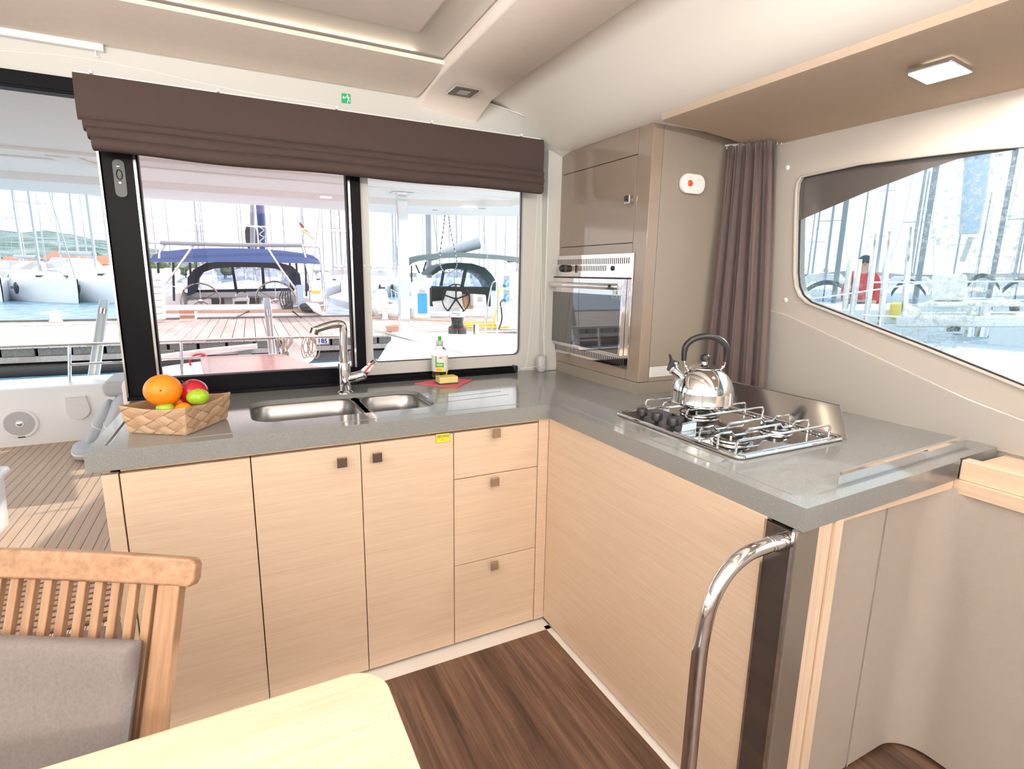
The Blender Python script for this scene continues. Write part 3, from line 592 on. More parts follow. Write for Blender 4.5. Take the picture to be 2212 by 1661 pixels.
p=atX(1354,431,X0-.02); b=B(); b.box((X0-.016,p.y-.005,p.z-.005),(X0,p.y+.005,p.z+.005)); b.box((X0-.022,p.y-.0165,p.z-.0165),(X0-.014,p.y+.0165,p.z+.0165)); obj('door_knob',b,'chrome',dr,bevel=.0015)
# safety label low on side panel
q0=atY(1404,787,YF-.0003); q1=atY(1445,811,YF-.0003); b=B(); b.box((q0.x,YF-.0007,q1.z),(q0.x+.125,YF,q1.z+.042))
b.mi=1
for k in range(5): b.box((q0.x+.008+.004*(k%2),YF-.001,q1.z+.006+.0075*k),(q0.x+.115-.012*((k*2)%3),YF-.0007,q1.z+.0082+.0075*k))
obj('instruction_label',b,['label_paper','alarm_line'],tc,smooth=False)
# oven
ov=thing('oven','built-in mirror-finish stainless oven in the tall taupe cabinet','oven',(X0,2.13,1.015))
yL,yR,zB,zTp=2.462,1.800,1.012,1.49
XF=X0-.006
b=B(); b.box((XF,yR,zB),(X0+.0,yL,zTp)); obj('fascia',b,'oven_steel',ov,bevel=.0015)
def slots(z0,z1,y0,y1,n,skip=None):
    b=B()
    for i in range(n):
        y=y0+(y1-y0)*i/(n-1); b.box((XF-.0006,y-.0028,z0),(XF,y+.0028,z1))
    return b
obj('top_vent',slots(1.447,1.472,2.445,1.83,46),'gap_dark',ov,smooth=False); obj('middle_vent',slots(1.417,1.441,2.29,1.985,24),'gap_dark',ov,smooth=False); obj('bottom_vent',slots(1.025,1.052,2.445,1.83,46),'gap_dark',ov,smooth=False)
def knobx(name,px,py,r,d,mat,par=ov,n=24):
    p=atX(px,py,XF); b=B(); b.lathe([(0,d),(r*.82,d),(r,d*.8),(r,d*.1),(r*1.1,0)],frame(p,(0,-1,0),(0,0,1)),n); 
    for v in b.bm.verts: v.co.x=2*XF-v.co.x if v.co.x>XF else v.co.x
    return obj(name,b,mat,par)
k1=knobx('control_knob',1222,580,.017,.030,'black_plastic'); p=atX(1222,580,XF-.03); b=B(); b.box((XF-.036,p.y-.004,p.z-.018),(XF-.026,p.y+.004,p.z+.018)); obj('grip_bar',b,'black_plastic',k1,bevel=.001)
knobx('igniter_button',1323.5,579.5,.010,.006,'black_plastic')
b=B(); p=atX(1204,581,XF-.0004); b.box((XF-.0005,p.y-.022,p.z),(XF,p.y+.022,p.z+.0015)); b.box((XF-.0005,p.y-.001,p.z-.02),(XF,p.y+.001,p.z)); obj('dial_marks',b,'ink',ov,smooth=False)
zD0,zD1=1.064,1.385; dy0,dy1=1.832,2.444
od=obj('oven_door',B().box((XF-.022,dy0,zD0),(XF-.001,dy1,zD1)),'oven_steel',ov,bevel=.002)
obj('door_glass',B().box((XF-.0235,dy0+.012,zD0+.008),(XF-.022,dy1-.012,zD1-.068)),'oven_black',od,smooth=False)
b=B(); hz=1.352; b.tube(catmull([(XF-.026,dy0+.03,hz),(XF-.040,dy0+.05,hz),(XF-.044,dy0+.12,hz),(XF-.044,(dy0+dy1)/2,hz),(XF-.044,dy1-.12,hz),(XF-.040,dy1-.05,hz),(XF-.026,dy1-.03,hz)],6),.013,16); obj('door_handle',b,'oven_steel',od)
b=B(); b.box((XF-.022,dy0,zD1),(XF-.002,dy1,zD1+.006)); obj('door_gap',b,'gap_dark',od)
# pictograms on the glass
b=B(); p=atX(1328,633,XF-.024); p2=atX(1344,637,XF-.024)
for pp in (p,p2): b.tube([(XF-.0237,pp.y+a*.016,pp.z+c_*.021) for a,c_ in ((-1,-1),(1,-1),(1,1),(-1,1))],.0007,4,closed=True)
b.tube([(XF-.0237,p2.y+a,p2.z+c_) for a,c_ in ((-.011,-.010),(.011,-.010),(0,.013))],.0008,4,closed=True); b.box((XF-.0242,p2.y-.0008,p2.z-.004),(XF-.0236,p2.y+.0008,p2.z+.006))
b.box((XF-.0242,p.y-.010,p.z-.006),(XF-.0236,p.y-.001,p.z+.009)); b.box((XF-.0242,p.y+.001,p.z-.006),(XF-.0236,p.y+.010,p.z+.009))
obj('pictograms',b,'label_paper',od,smooth=False)
b=B(); b.box((XF-.0239,2.385,1.076),(XF-.0235,2.428,1.128)); b.mi=1
for k in range(6): b.box((XF-.0242,2.389,1.082+.0075*k),(XF-.0239,2.424,1.085+.0075*k))
obj('rating_label',b,['alarm_line','ink'],od,smooth=False)
# gas alarm
ga=thing('gas_alarm','white oval gas alarm with red button on the taupe cabinet side','alarm',(1.71,YF,1.77))
pc=(atY(1471,378,YF-.02)+atY(1527,415,YF-.02))/2; c0=Vector((pc.x,YF,pc.z)); M=frame(c0,(1,0,0),(0,0,1))
b=B(); b.rrect((0,0),.126,.076,.020,.036,M,10); obj('housing',b,'white_plastic',ga,bevel=.006)
b=B(); b.tube([M@Vector((-.022+.023*math.cos(a),.023*math.sin(a),.0203)) for a in [2*PI*k/40 for k in range(40)]],.0006,5,closed=True); obj('dial_ring',b,'alarm_line',ga)
b=B(); b.lathe([(0,.026),(.008,.0255),(.012,.023),(.0125,.019)],frame(c0+Vector((-.022,0,0)),(1,0,0),(0,0,1)),24)
for k in range(6): b.ell(M@Vector((-.022+.006*math.cos(k),.006*math.sin(k),.0258)),(.0018,.001,.0018),None,8,6)
obj('red_button',b,'red_button',ga)
b=B(); text_into(b,'GAS ALARM',frame(c0+Vector((.030,-.0203,.016)),(1,0,0),(0,0,1)),.006,.0002)
for k in range(2): b.box((c0.x-.002,YF-.0206,c0.z-.0225-.003*k),(c0.x+.045,YF-.0202,c0.z-.0218-.003*k))
b.box((c0.x+.050,YF-.0206,c0.z-.008),(c0.x+.052,YF-.0202,c0.z+.004)); obj('markings',b,'alarm_line',ga,smooth=False)
# curtain
cu=thing('curtain','brown gathered curtain hanging between tall cabinet and side window','curtain',(1.9,1.6,.92))
def curtain():
    b=B(); rows=[]; nz=26; nu=110
    top=[(1.858,1.728),(1.90,1.69),(1.925,1.62),(1.925,1.54)]; 
    for i in range(nz+1):
        t=i/nz; z=1.915-t*.985
        Lx=1.862+.01*t; rows_=[]
        for j in range(nu+1):
            u=j/nu
            # base line from tower side panel to wall beside window
            base=Vector((1.858,1.715,0)).lerp(Vector((1.933-.02*(1-t),1.545-.01*t,0)),u)
            ww=Vector((1.845-.03*t,1.70,0)); base=base.lerp(ww.lerp(Vector((1.955,1.50,0)),u),t)
            n=Vector((-.83,-.56,0)); amp=.013+.020*min(1,t*2.2)-(.006*t)
            ph=u*2*PI*4.8+.6*math.sin(3*u+2*t); off=amp*math.sin(ph)+.006*math.sin(2.3*ph+1+t)*(1-t)*1.5+.004*math.sin(5*t+u*9)
            if t<.05: off*=.6+8*t
            p=base+n*(off+.02); rows_.append((p.x,p.y,z+.004*math.sin(ph*1.0)*(t<.03)))
        rows.append(rows_)
    b.grid(rows); return b
o=obj('drape',curtain(),'curtain_brown',cu,ang=180); s=o.modifiers.new('solid','SOLIDIFY'); s.thickness=.002
b=B(); b.box((1.84,1.50,1.902),(1.96,1.73,1.908),Matrix.Identity(4)); 
b=B(); a=Vector((1.85,1.73,1.925)); c_=Vector((1.945,1.53,1.918)); b.tube([a,c_],.005,8)
for k in range(14): p=a.lerp(c_,(k+.5)/14); b.ell(p+Vector((0,0,-.010)),(.003,.003,.006),None,8,6)
obj('curtain_rail',b,'grey_plastic',cu)
# ================================================================ HOB
hb=thing('gas_hob','polished steel gas hob with three burners and raised splash guard','hob',(1.42,1.23,TOP))
hx0,hx1,hy0,hy1=1.188,1.640,.968,1.502
M=Matrix.Translation(((hx0+hx1)/2,(hy0+hy1)/2,TOP))
b=B(); b.tube([M@Vector((x,y,.006)) for x,y in rr_pts(hx1-hx0,hy1-hy0,.02)],.0058,10,closed=True); obj('rim',b,'chrome',hb)
b=B(); b.prism([M@Vector((x,y,.001)) for x,y in rr_pts(hx1-hx0,hy1-hy0,.02)],(0,0,.004)); obj('tray',b,'chrome',hb)
b=B(); b.tube([(hx0+.115,hy0+.02,TOP+.006),(hx1-.02,hy0+.02,TOP+.006),(hx1-.02,hy1-.02,TOP+.006)],.003,8); b.tube([(hx0+.018,1.235,TOP+.006),(hx0+.018,hy0+.02,TOP+.006),(hx0+.115,hy0+.02,TOP+.006)],.003,8); obj('inner_bead',b,'chrome',hb)
obj('control_panel',B().box((1.196,1.238,TOP+.005),(1.297,1.496,TOP+.0075)),'black_plastic',hb)
b=B(); b.prism([(1.297,1.500,TOP+.005),(1.297,1.500,TOP+.032),(1.297,1.255,TOP+.032),(1.297,1.235,TOP+.028),(1.297,1.235,TOP+.005)],(.003,0,0)); b.prism([(1.238,1.235,TOP+.005),(1.238,1.232,TOP+.030),(1.297,1.232,TOP+.035),(1.297,1.235,TOP+.005)],(0,.003,0)); obj('control_guard',b,'chrome',hb)
for x,y in ((1.214,1.402),(1.219,1.335),(1.223,1.265)):
    b=B(); b.lathe([(.006,.007),(.006,.016),(.0165,.016),(.0185,.018),(.0185,.036),(.017,.040),(0,.0405)],Matrix.Translation((x+.012,y+.008,TOP)),24); obj('control_knob',b,'black_plastic',hb)
for x,y,r,nm in ((1.44,1.365,.060,0),(1.300,1.095,.050,1),(1.515,1.112,.042,2)):
    Mb=Matrix.Translation((x,y,TOP+.004)); b=B(); b.lathe([(r*1.25,0),(r*1.22,.004),(r,.006),(r*.98,.012),(r*.82,.016),(r*.5,.018),(0,.018)],Mb,36); o=obj('burner',b,'steel_brushed',hb)
    b=B(); b.lathe([(r*.62,.016),(r*.66,.018),(r*.66,.026),(r*.6,.030),(0,.031)],Mb,36); obj('burner_cap',b,'black_plastic',o)
    b=B(); b.tube([Mb@Vector((r*1.02*math.cos(a),r*1.02*math.sin(a),.013)) for a in [2*PI*k/36 for k in range(36)]],.002,6,closed=True); obj('burner_ring',b,'black_plastic',o)
    b=B(); b.tube([Mb@Vector((-r*.7,-r*.55,.004)),Mb@Vector((-r*.7,-r*.55,.027))],.003,8); obj('igniter',b,'white_plastic',o)
G=.962
def wire(pts,nm='pan_support'): b=B(); b.tube(pts,.0033,8); return obj(nm,b,'chrome',hb)
def bar(y,x0,x1,bump=None,y1=None):
    y1=y if y1 is None else y1; p=[(x0,y,TOP+.006),(x0,y,G-.008),(x0+.006,y,G)]
    if bump:
        for c in bump: 
            yy=y+(y1-y)*(c-x0)/(x1-x0); p+=[(c-.035,yy,G),(c-.022,yy,G-.012),(c+.022,yy,G-.012),(c+.035,yy,G)]
    p+=[(x1-.006,y1,G),(x1,y1,G-.008),(x1,y1,TOP+.006)]; return wire(p)
bar(1.485,1.305,1.60); bar(1.425,1.33,1.61); bar(1.31,1.33,1.61); bar(1.238,1.285,1.612); bar(1.128,1.205,1.60,(1.29,1.50)); bar(1.060,1.205,1.60,(1.29,1.50)); bar(.990,1.197,1.60)
b=B(); b.tube([(1.61,.985,TOP+.010),(1.61,1.49,TOP+.010)],.003,8); b.tube([(1.44,1.30,G),(1.44,1.25,G),(1.44,1.24,G-.001)],.003,8); obj('support_rail',b,'chrome',hb)
b=B(); gp=[Vector((1.648,.962,TOP+.002)),Vector((1.648,1.515,TOP+.002)),Vector((1.700,1.49,1.005)),Vector((1.700,1.03,1.005))]; b.prism(gp,(.002,0,0)); b.tube([gp[0],gp[3],gp[2],gp[1]],.0016,6)
obj('splash_guard',b,'guard_steel',hb)
# ================================================================ KETTLE
KX,KY=1.437,1.352; KZ=G+.0035
kt=thing('kettle','shiny stainless whistling kettle with black arched handle on the hob','kettle',(KX,KY,KZ))
MK=Matrix.Translation((KX,KY,KZ))
b=B(); b.lathe([(0,0),(.088,0),(.102,.003),(.1035,.008),(.1025,.012),(.103,.045),(.100,.065),(.093,.085),(.082,.102),(.067,.117),(.055,.1245),(.052,.126),(.047,.127)],MK,56); obj('body',b,'chrome',kt,ang=50)
b=B(); b.lathe([(.050,.126),(.050,.129),(.045,.132),(.025,.138),(.010,.140),(.0095,.148),(0,.148)],MK,48); b.tube([MK@Vector((.0515*math.cos(a),.0515*math.sin(a),.1275)) for a in [2*PI*k/40 for k in range(40)]],.0018,6,closed=True); ld=obj('lid',b,'chrome',kt,ang=50)
b=B(); b.ell(MK@Vector((0,0,.160)),(.0165,.0165,.0155),None,24,16); obj('lid_knob',b,'black_plastic',ld)
uK=Vector((.889,-.457,0)) # image-right direction
def K(s,z,d=0): return Vector((KX,KY,KZ+z))+uK*s+Vector((.457,.889,0))*d
hn=[K(-.069,.128),K(-.071,.150)]; 
for sg in (-1,1):
    b=B(); b.tube([K(sg*.058,.124),K(sg*.066,.130),K(sg*.070,.139),K(sg*.070,.160)],.003,8); b.ell(K(sg*.064,.131),(.006,.006,.005),None,10,8); obj('handle_bracket',b,'chrome',kt)
arc=[K(-.0715,.150),K(-.073,.175)]+[K(-.073*math.cos(a),.183+.052*math.sin(a)) for a in [PI*k/16 for k in range(1,16)]]+[K(.073,.175),K(.0715,.148)]
b=B(); b.tube(arc,[.0085,.0095]+[.0105]*15+[.0095,.0085],12); obj('handle',b,'black_plastic',kt)
b=B(); b.tube([K(-.070,.090),K(-.088,.104),K(-.106,.118)],[.017,.0155,.0155],20); b.tube([K(-.1035,.116),K(-.108,.1195)],.0175,20); sp_=obj('spout',b,'chrome',kt)
b=B(); b.tube([K(-.095,.126),K(-.099,.133),K(-.101,.140)],[.008,.008,.007],12); b.ell(K(-.100,.140),(.010,.010,.009),None,12,8); obj('whistle',b,'chrome',sp_)
b=B(); b.prism([K(x,z,-.008) for x,z in ((-.128,.117),(-.121,.111),(-.113,.125),(-.095,.134),(-.087,.143),(-.094,.148),(-.104,.150),(-.112,.156),(-.119,.171),(-.125,.172),(-.119,.150),(-.124,.130))],Vector((.457,.889,0))*.016); obj('whistle_lever',b,'black_plastic',sp_,bevel=.003)
# ================================================================ BASKET AND FRUIT
c0,c1,c2=Vector((-.142,1.812,0)),Vector((-.292,1.908,0)),Vector((-.038,1.975,0)); c3=c1+c2-c0; BC=(c0+c3)/2
bk=thing('woven_basket','tan birch-strip woven basket holding fruit at the left end of the worktop','basket',(BC.x,BC.y,TOP))
def rim(p,k): return BC+(p-BC)*k
def rpath(k,h,r=.012,n=60):  # perimeter points per side (rounded corners), at height h scale k
    cs=[rim(p,k) for p in (c0,c2,c3,c1)]; out=[]
    for i in range(4):
        a,b_=cs[i],cs[(i+1)%4]; prv=cs[i-1]
        for j in range(n):
            t=j/n; p=a.lerp(b_,t)
            cc=BC; d=p-cc; p=cc+d*(1-.0) ; out.append(p)
    # soften corners
    L=len(out); 
    for _ in range(4): out=[(out[i-1]+out[i]*2+out[(i+1)%L])/4 for i in range(L)]
    return out
nside=72; nv=30; b=B(); rows=[]; inner=[]
cells=[]
for i in range(nv+1):
    v=i/nv; dip=0; ring=rpath(1.0+.10*math.sin(v*PI*.5)+.03*v,0,n=nside); r=[]; q=[]
    L=len(ring)
    for j,p in enumerate(ring):
        u=j/nside; ua=u*3.0; va=v*2.35+.15
        a=ua+va; d=ua-va; fa_,fd=a-math.floor(a),d-math.floor(d); par=(math.floor(a)+math.floor(d))%2
        bul=.0035*math.sin(PI*(fa_ if par else fd))+.0012
        side=u%1; wav=.010*(abs(side-.5)*2)**2  # rim rises at corners
        h=v*(.078+wav); n=(p-BC).normalized(); pp=p+n*bul*(1 if 0<v else 0); r.append((pp.x,pp.y,TOP+h)); qq=p-n*.003; q.append((qq.x,qq.y,TOP+max(.004,h)))
    rows.append(r); inner.append(q)
R=b.grid(rows,True); 
# colour cells
b.bm.faces.ensure_lookup_table(); L=4*nside
for idx,f in enumerate(b.bm.faces):
    i,j=divmod(idx,L); u=(j+.5)/nside; v=(i+.5)/nv; a=u*3+v*2.35+.15; d=u*3-v*2.35-.15; f.material_index=int((math.floor(a)+math.floor(d))%2)
b.mi=0; b.grid(inner,True); b.grid([rows[-1],inner[-1]],True); b.poly(inner[0])
obj('woven_wall',b,['basket_a','basket_b'],bk,ang=180)
# thin dark joints between strips
b=B()
for s in (1,-1):
    for k in range(-3,16):
        seg=[]
        for i in range(nv+1):
            v=i/nv; u=(k-s*(v*2.35+.15))/3.0
            if 0<=u<4:
                j=u*nside; j0=int(j)%L; p=Vector(rows[i][j0]).lerp(Vector(rows[i][(j0+1)%L]),j-int(j)); seg.append(p+(p-Vector((BC.x,BC.y,p.z))).normalized()*.0002)
            elif len(seg)>1: b.tube(seg,.0005,4); seg=[]
        if len(seg)>1: b.tube(seg,.0005,4)
obj('strip_edges',b,'stem_brown',bk)
def fruit(name,px,py,Y,r,mat,label,cat,e=(1,1,1)):
    c=atY(px,py,Y); t=thing(name,label,cat,(c.x,c.y,c.z-r*e[2])); b=B(); b.ell(c,(r*e[0],r*e[1],r*e[2]),None,32,20); return t,b,c
t,b,c=fruit('orange',352,843,1.885,.0505,'orange_peel','large orange lying on top at the left of the fruit basket','orange',(1,1,.93)); obj('peel',b,'orange_peel',t)
nrm=(EYE-c).normalized(); b=B(); b.ell(c+(nrm+Vector((-.12,0,-.0))).normalized()*.0495,(.0035,.0035,.003),None,10,8); obj('navel',b,'stem_brown',t)
t,b,c=fruit('apple',417,847,1.925,.043,'apple_red','dark red apple with stem between the orange and the lime','apple',(1,1,.93)); 
for v in b.bm.verts:
    d=v.co-c; ax=Vector((-.55,-.2,.81)); h=d.dot(ax)/.043
    if h>.6: 
        rad=(d-ax*d.dot(ax)).length/.043; v.co-=ax*.012*max(0,(1-rad/.55))
obj('skin',b,'apple_red',t); b=B(); s0=c+Vector((-.55,-.2,.81))*.030; b.tube([s0,s0+Vector((-.004,-.003,.010)),s0+Vector((-.010,-.005,.016))],[.0012,.001,.0016],6); obj('stem',b,'stem_brown',t)
t,b,c=fruit('lime',427.5,857,1.865,.031,'lime_green','green lime resting against the apple at the right basket rim','lime',(1,.85,.78)); obj('peel',b,'lime_green',t)
t,b,c=fruit('lime',357,882,1.868,.024,'lime_green','green lime just peeping over the rim below the orange','lime',(1,.85,.78)); obj('peel',b,'lime_green',t)
t,b,c=fruit('orange',397,886,1.868,.026,'orange_peel','small orange low in the basket below the apple','orange',(1,1,.9)); obj('peel',b,'orange_peel',t)
t,b,c=fruit('mandarin',386,868,1.93,.027,'tomato','red-orange mandarin deep in the basket between orange and apple','mandarin',(1,1,.9)); obj('peel',b,'orange_peel',t)
# ================================================================ CLOTH, SPONGE, BOTTLE
cl=[Vector((.702,2.306,0)),Vector((.836,2.146,0)),Vector((.972,2.290,0)),Vector((.850,2.372,0))]
b=B(); n=14; top=[]
for i in range(n+1):
    r=[]
    for j in range(n+1):
        p=cl[0].lerp(cl[1],j/n).lerp(cl[3].lerp(cl[2],j/n),i/n); r.append((p.x,p.y,TOP+.0035+.0006*math.sin(i*1.3)*math.cos(j)))
    top.append(r)
b.grid(top); e=[top[0],[(x,y,TOP+.0004) for x,y,z in top[0]]]; 
for ring in (top[0],top[-1],[r[0] for r in top],[r[-1] for r in top]): b.grid([ring,[(x,y,TOP+.0003) for x,y,z in ring]])
o=obj('dish_cloth',b,'cloth_pink'); tag(o,'pink sponge cloth lying flat on the worktop beside the sink','cloth')
a0=atZ(949.8,832,TOP+.004); a1=atZ(989.7,828.8,TOP+.004); a2=atZ(942.7,826.0,TOP+.004); ux=(a1-a0); uy=(a2-a0); uy=uy.normalized()*.055; uy=uy-ux*(uy.dot(ux)/ux.length_squared); uy=uy.normalized()*.055
spg=thing('kitchen_sponge','yellow kitchen sponge with green scouring side on the pink cloth','sponge',a0)
b=B(); b.prism([a0+Vector((0,0,.0065)),a1+Vector((0,0,.0065)),a1+uy+Vector((0,0,.0065)),a0+uy+Vector((0,0,.0065))],(0,0,.027)); obj('foam_block',b,'sponge_yellow',spg,bevel=.002)
b=B(); b.prism([a0,a1,a1+uy,a0+uy],(0,0,.0065)); obj('scouring_pad',b,'scourer',spg,bevel=.001)
bp_=atZ(950.5,817.5,TOP+.004); bt=thing('dish_soap_bottle','clear dish soap bottle with green spout and yellow liquid on the pink cloth','bottle',bp_); MB_=Matrix.Translation(bp_)@Matrix.Diagonal((1,.7,1,1)).to_4x4()
rz=Matrix.Rotation(-.47,4,'Z'); MB_=Matrix.Translation(bp_)@rz@Matrix.Diagonal((1,.68,1,1))
b=B(); b.lathe([(0,.001),(.034,.001),(.0375,.006),(.0380,.012),(.0365,.020),(.0375,.028),(.0378,.120),(.0355,.134),(.027,.146),(.0165,.151),(.0155,.156),(.0145,.156),(.0155,.150),(.026,.144),(.0345,.133),(.0368,.119),(.0365,.029),(.0355,.02),(.0370,.012),(.0365,.007),(.033,.0025),(0,.0025)],MB_,40); obj('bottle_body',b,'bottle_clear',bt)
b=B(); b.lathe([(0,.0028),(.0328,.0028),(.0362,.0075),(.0367,.012),(.0352,.020),(.0360,.029),(.0360,.034),(0,.034)],MB_,40); obj('liquid',b,'liquid_yellow',bt)
b=B(); b.lathe([(.0155,.153),(.0158,.155),(.0158,.174),(.0145,.176),(0,.176)],MB_,32); obj('cap',b,'cap_grey',bt)
b=B(); b.lathe([(.0075,.175),(.0075,.186),(.0088,.188),(.0088,.192),(.005,.197),(0,.197)],Matrix.Translation(bp_),24); obj('nozzle',b,'cap_green',bt)
def lab(a0_,a1_,z0,z1,ro,n=16): return [[MB_@Vector(((.0378+ro)*math.cos(a0_+(a1_-a0_)*j/n),(.0378+ro)*math.sin(a0_+(a1_-a0_)*j/n),z)) for j in range(n+1)] for z in (z0,z1)]
b=B(); b.grid(lab(-PI,0,.036,.110,.0004,28)); lb=obj('label',b,'label_paper',bt,ang=180)
b=B(); b.grid(lab(-2.0,-.95,.037,.056,.0008)); obj('label_yellow_band',b,'label_yellow',lb,ang=180)
b=B(); b.grid(lab(-2.05,-1.0,.056,.078,.0008)); b.grid(lab(-2.05,-1.85,.078,.107,.0008,5)); obj('label_green_art',b,'label_green',lb,ang=180)
b=B(); b.grid(lab(-1.85,-1.25,.041,.0435,.0012,6)); b.grid(lab(-1.85,-1.25,.046,.0485,.0012,6)); b.grid(lab(-1.55,-1.2,.098,.103,.0012,6)); obj('label_red_print',b,'label_red',lb,ang=180)
b=B(); b.grid(lab(-1.9,-1.15,.066,.070,.0012,8)); b.grid(lab(-.5,-.3,.045,.054,.0008,4)); obj('label_white_print',b,'white_plastic',lb,ang=180)
# ================================================================ TABLE
tb=thing('dining_table','light oak dining table with rounded corner in the foreground','table',(-.6,.2,0))
r=.062; xe,ye=.196,.885
pts=[(-1.5,-.6)]+[(xe-.01,-.6),(xe,-.5)]+arc_xy(xe-r,ye-r,r,0,PI/2,10)+[(-1.5,ye)]
b=B(); b.prism([(x,y,.668) for x,y in pts],(0,0,.032)); o=obj('tabletop',b,'oak_table',tb,bevel=.011); o.modifiers['bevel'].segments=4; o.modifiers['bevel'].angle_limit=math.radians(60)
b=B(); b.lathe([(.25,0),(.25,.012),(.05,.03),(.045,.66),(.12,.668),(0,.668)],Matrix.Translation((-.65,.15,0)),32); obj('pedestal',b,'steel_brushed',tb)
# ================================================================ CHAIR
uR=Vector((.873,-.488,0)).normalized(); nf=Vector((uR.y,-uR.x,0)); tl=math.radians(20)
wD=Vector((0,0,-math.cos(tl)))+nf*math.sin(tl); nC=nf*math.cos(tl)+Vector((0,0,math.sin(tl)))
O=Vector((-.082,1.069,.88))
chd=thing('folding_chair','teak slatted folding chair with grey cushion behind the oak table','chair',(-.35,1.05,0))
def CH(s,t,d=0): return O-uR*s+wD*t+nC*d
WCH=.545
RM=Matrix((uR,nC,-wD)); re_=RM.to_euler('XYZ'); wood('teak_rail',(.23,.12,.065),(.40,.245,.145),(5,60,60),.42,contrast=(.3,.68),bump=.12,rot=tuple(re_)); wood('teak_post',(.23,.12,.065),(.40,.245,.145),(60,60,5),.42,contrast=(.3,.68),bump=.12,rot=tuple(re_))
def cbox(b,s0,s1,t0,t1,d0,d1): b.prism([CH(s0,t0,d0),CH(s1,t0,d0),CH(s1,t1,d0),CH(s0,t1,d0)],nC*(d1-d0))
b=B(); pr=[CH(s,t,-.013) for s,t in [(0,.012),(.004,.003),(.012,0)]+[(WCH*k/12,-.006*math.sin(PI*k/12)) for k in range(1,12)]+[(WCH-.012,0),(WCH,.01),(WCH,.04),(WCH-.01,.05)]+[(WCH*k/12,.050-.004*math.sin(PI*k/12)) for k in range(11,0,-1)]+[(.012,.05),(.003,.046),(0,.036)]]
b.prism(pr,nC*.027); obj('top_rail',b,'teak_rail',chd,bevel=.006)
for s in (.026,WCH-.066):
    b=B(); cbox(b,s,s+.040,.046,.92,-.012,.012); obj('stile',b,'teak_post',chd,bevel=.004)
for k in range(13):
    s=.076+.0315*k
    b=B(); cbox(b,s,s+.0155,.046,.44,-.007,.006); obj('slat',b,'teak_post',chd,bevel=.002)
b=B(); cbox(b,.06,WCH-.06,.43,.47,-.011,.011); obj('lower_rail',b,'teak_rail',chd,bevel=.003)
sz=.43; s0=CH(.03,.48); s1=CH(WCH-.03,.48)
def seat_pt(s,f,z): p=CH(s,.478); return Vector((p.x,p.y,0))+nf*f+Vector((0,0,z))
for s in (.055,WCH-.085):
    b=B(); b.prism([seat_pt(s,-.03,sz-.03),seat_pt(s+.03,-.03,sz-.03),seat_pt(s+.03,.40,sz-.03),seat_pt(s,.40,sz-.03)],(0,0,.03)); obj('seat_frame',b,'teak_rail',chd,bevel=.003)
for k in range(8):
    f=.0+.05*k; b=B(); b.prism([seat_pt(.05,f,sz),seat_pt(WCH-.05,f,sz),seat_pt(WCH-.05,f+.038,sz),seat_pt(.05,f+.038,sz)],(0,0,.014)); obj('seat_slat',b,'teak_rail',chd,bevel=.002)
for s in (.09,WCH-.115):
    b=B(); a=seat_pt(s,.36,sz-.01); c_=seat_pt(s,-.14,0); b.prism([a,a-uR*.026,c_-uR*.026,c_],nf*.035); obj('rear_leg',b,'teak_post',chd,bevel=.003)
# cushion: back pad and seat pad in one cover
cc=thing('chair_cushion','grey woven fabric cushion leaning on the teak folding chair back','cushion',(-.35,.95,.45))
def pad(fn,w,h,th):
    b=B(); nx,ny=60,44; fr=[];bk_=[]
    for j in range(ny+1):
        r=[];q=[]
        for i in range(nx+1):
            u,v=i/nx,j/ny; e=min(u*w,(1-u)*w,v*h,(1-v)*h); k=min(1,e/.014); k=math.sqrt(1-(1-k)**2); wr=.0015*math.sin(u*14+v*5)+.0015*math.sin(v*19)
            r.append(fn(u*w,v*h,th*.5+th*.5*k+wr*k)); q.append(fn(u*w,v*h,th*.5-th*.5*k))
        fr.append(r); bk_.append(q)
    b.grid(fr); b.grid(bk_); return b
b=pad(lambda x,y,d:CH(.070+x+.06*y*0,.135+y,.010+d),.50,.345,.040); obj('back_pad',b,'cushion_grey',cc,ang=180)
b=pad(lambda x,y,d:seat_pt(.05+x,.055+y,sz+.016+d),.46,.36,.035); obj('seat_pad',b,'cushion_grey',cc,ang=180)
# ================================================================ COCKPIT
WZ=-.70
def atD(px,py,D):
    d=ray(px,py); return EYE+d*(D/math.hypot(d.x,d.y))
struct('cockpit_deck',B().box((-3.2,2.46,-.04),(3.1,5.50,0)),'teak_deck')
b=B(); b.box((-3.2,2.43,-.6),(3.1,5.94,-.041)); b.box((-3.2,5.955,-.6),(3.1,6.4,.30)); struct('cockpit_hull',b,'white_gel')
gt=thing('deck_grating','brown slatted wooden grating in the cockpit floor by the doorway','grating',(-1.1,2.8,0))
b=B()
for k in range(14): b.box((-2.4,2.50+.047*k,.001),(-.40,2.53+.047*k,.016))
obj('slats',b,'grate_wood',gt,smooth=False); obj('grating_bed',B().box((-2.45,2.49,.0005),(-.38,3.16,.003)),'gap_dark',gt)
b=B(); b.prism([(-3.2,5.477,-.04),(-3.2,5.477,.42),(-3.2,5.50,.455),(-3.2,5.56,.47),(-3.2,5.86,.475),(-3.2,5.92,.45),(-3.2,5.95,-.04)],(6.3,0,0)); struct('coaming_aft',b,'white_gel',bevel=.012)
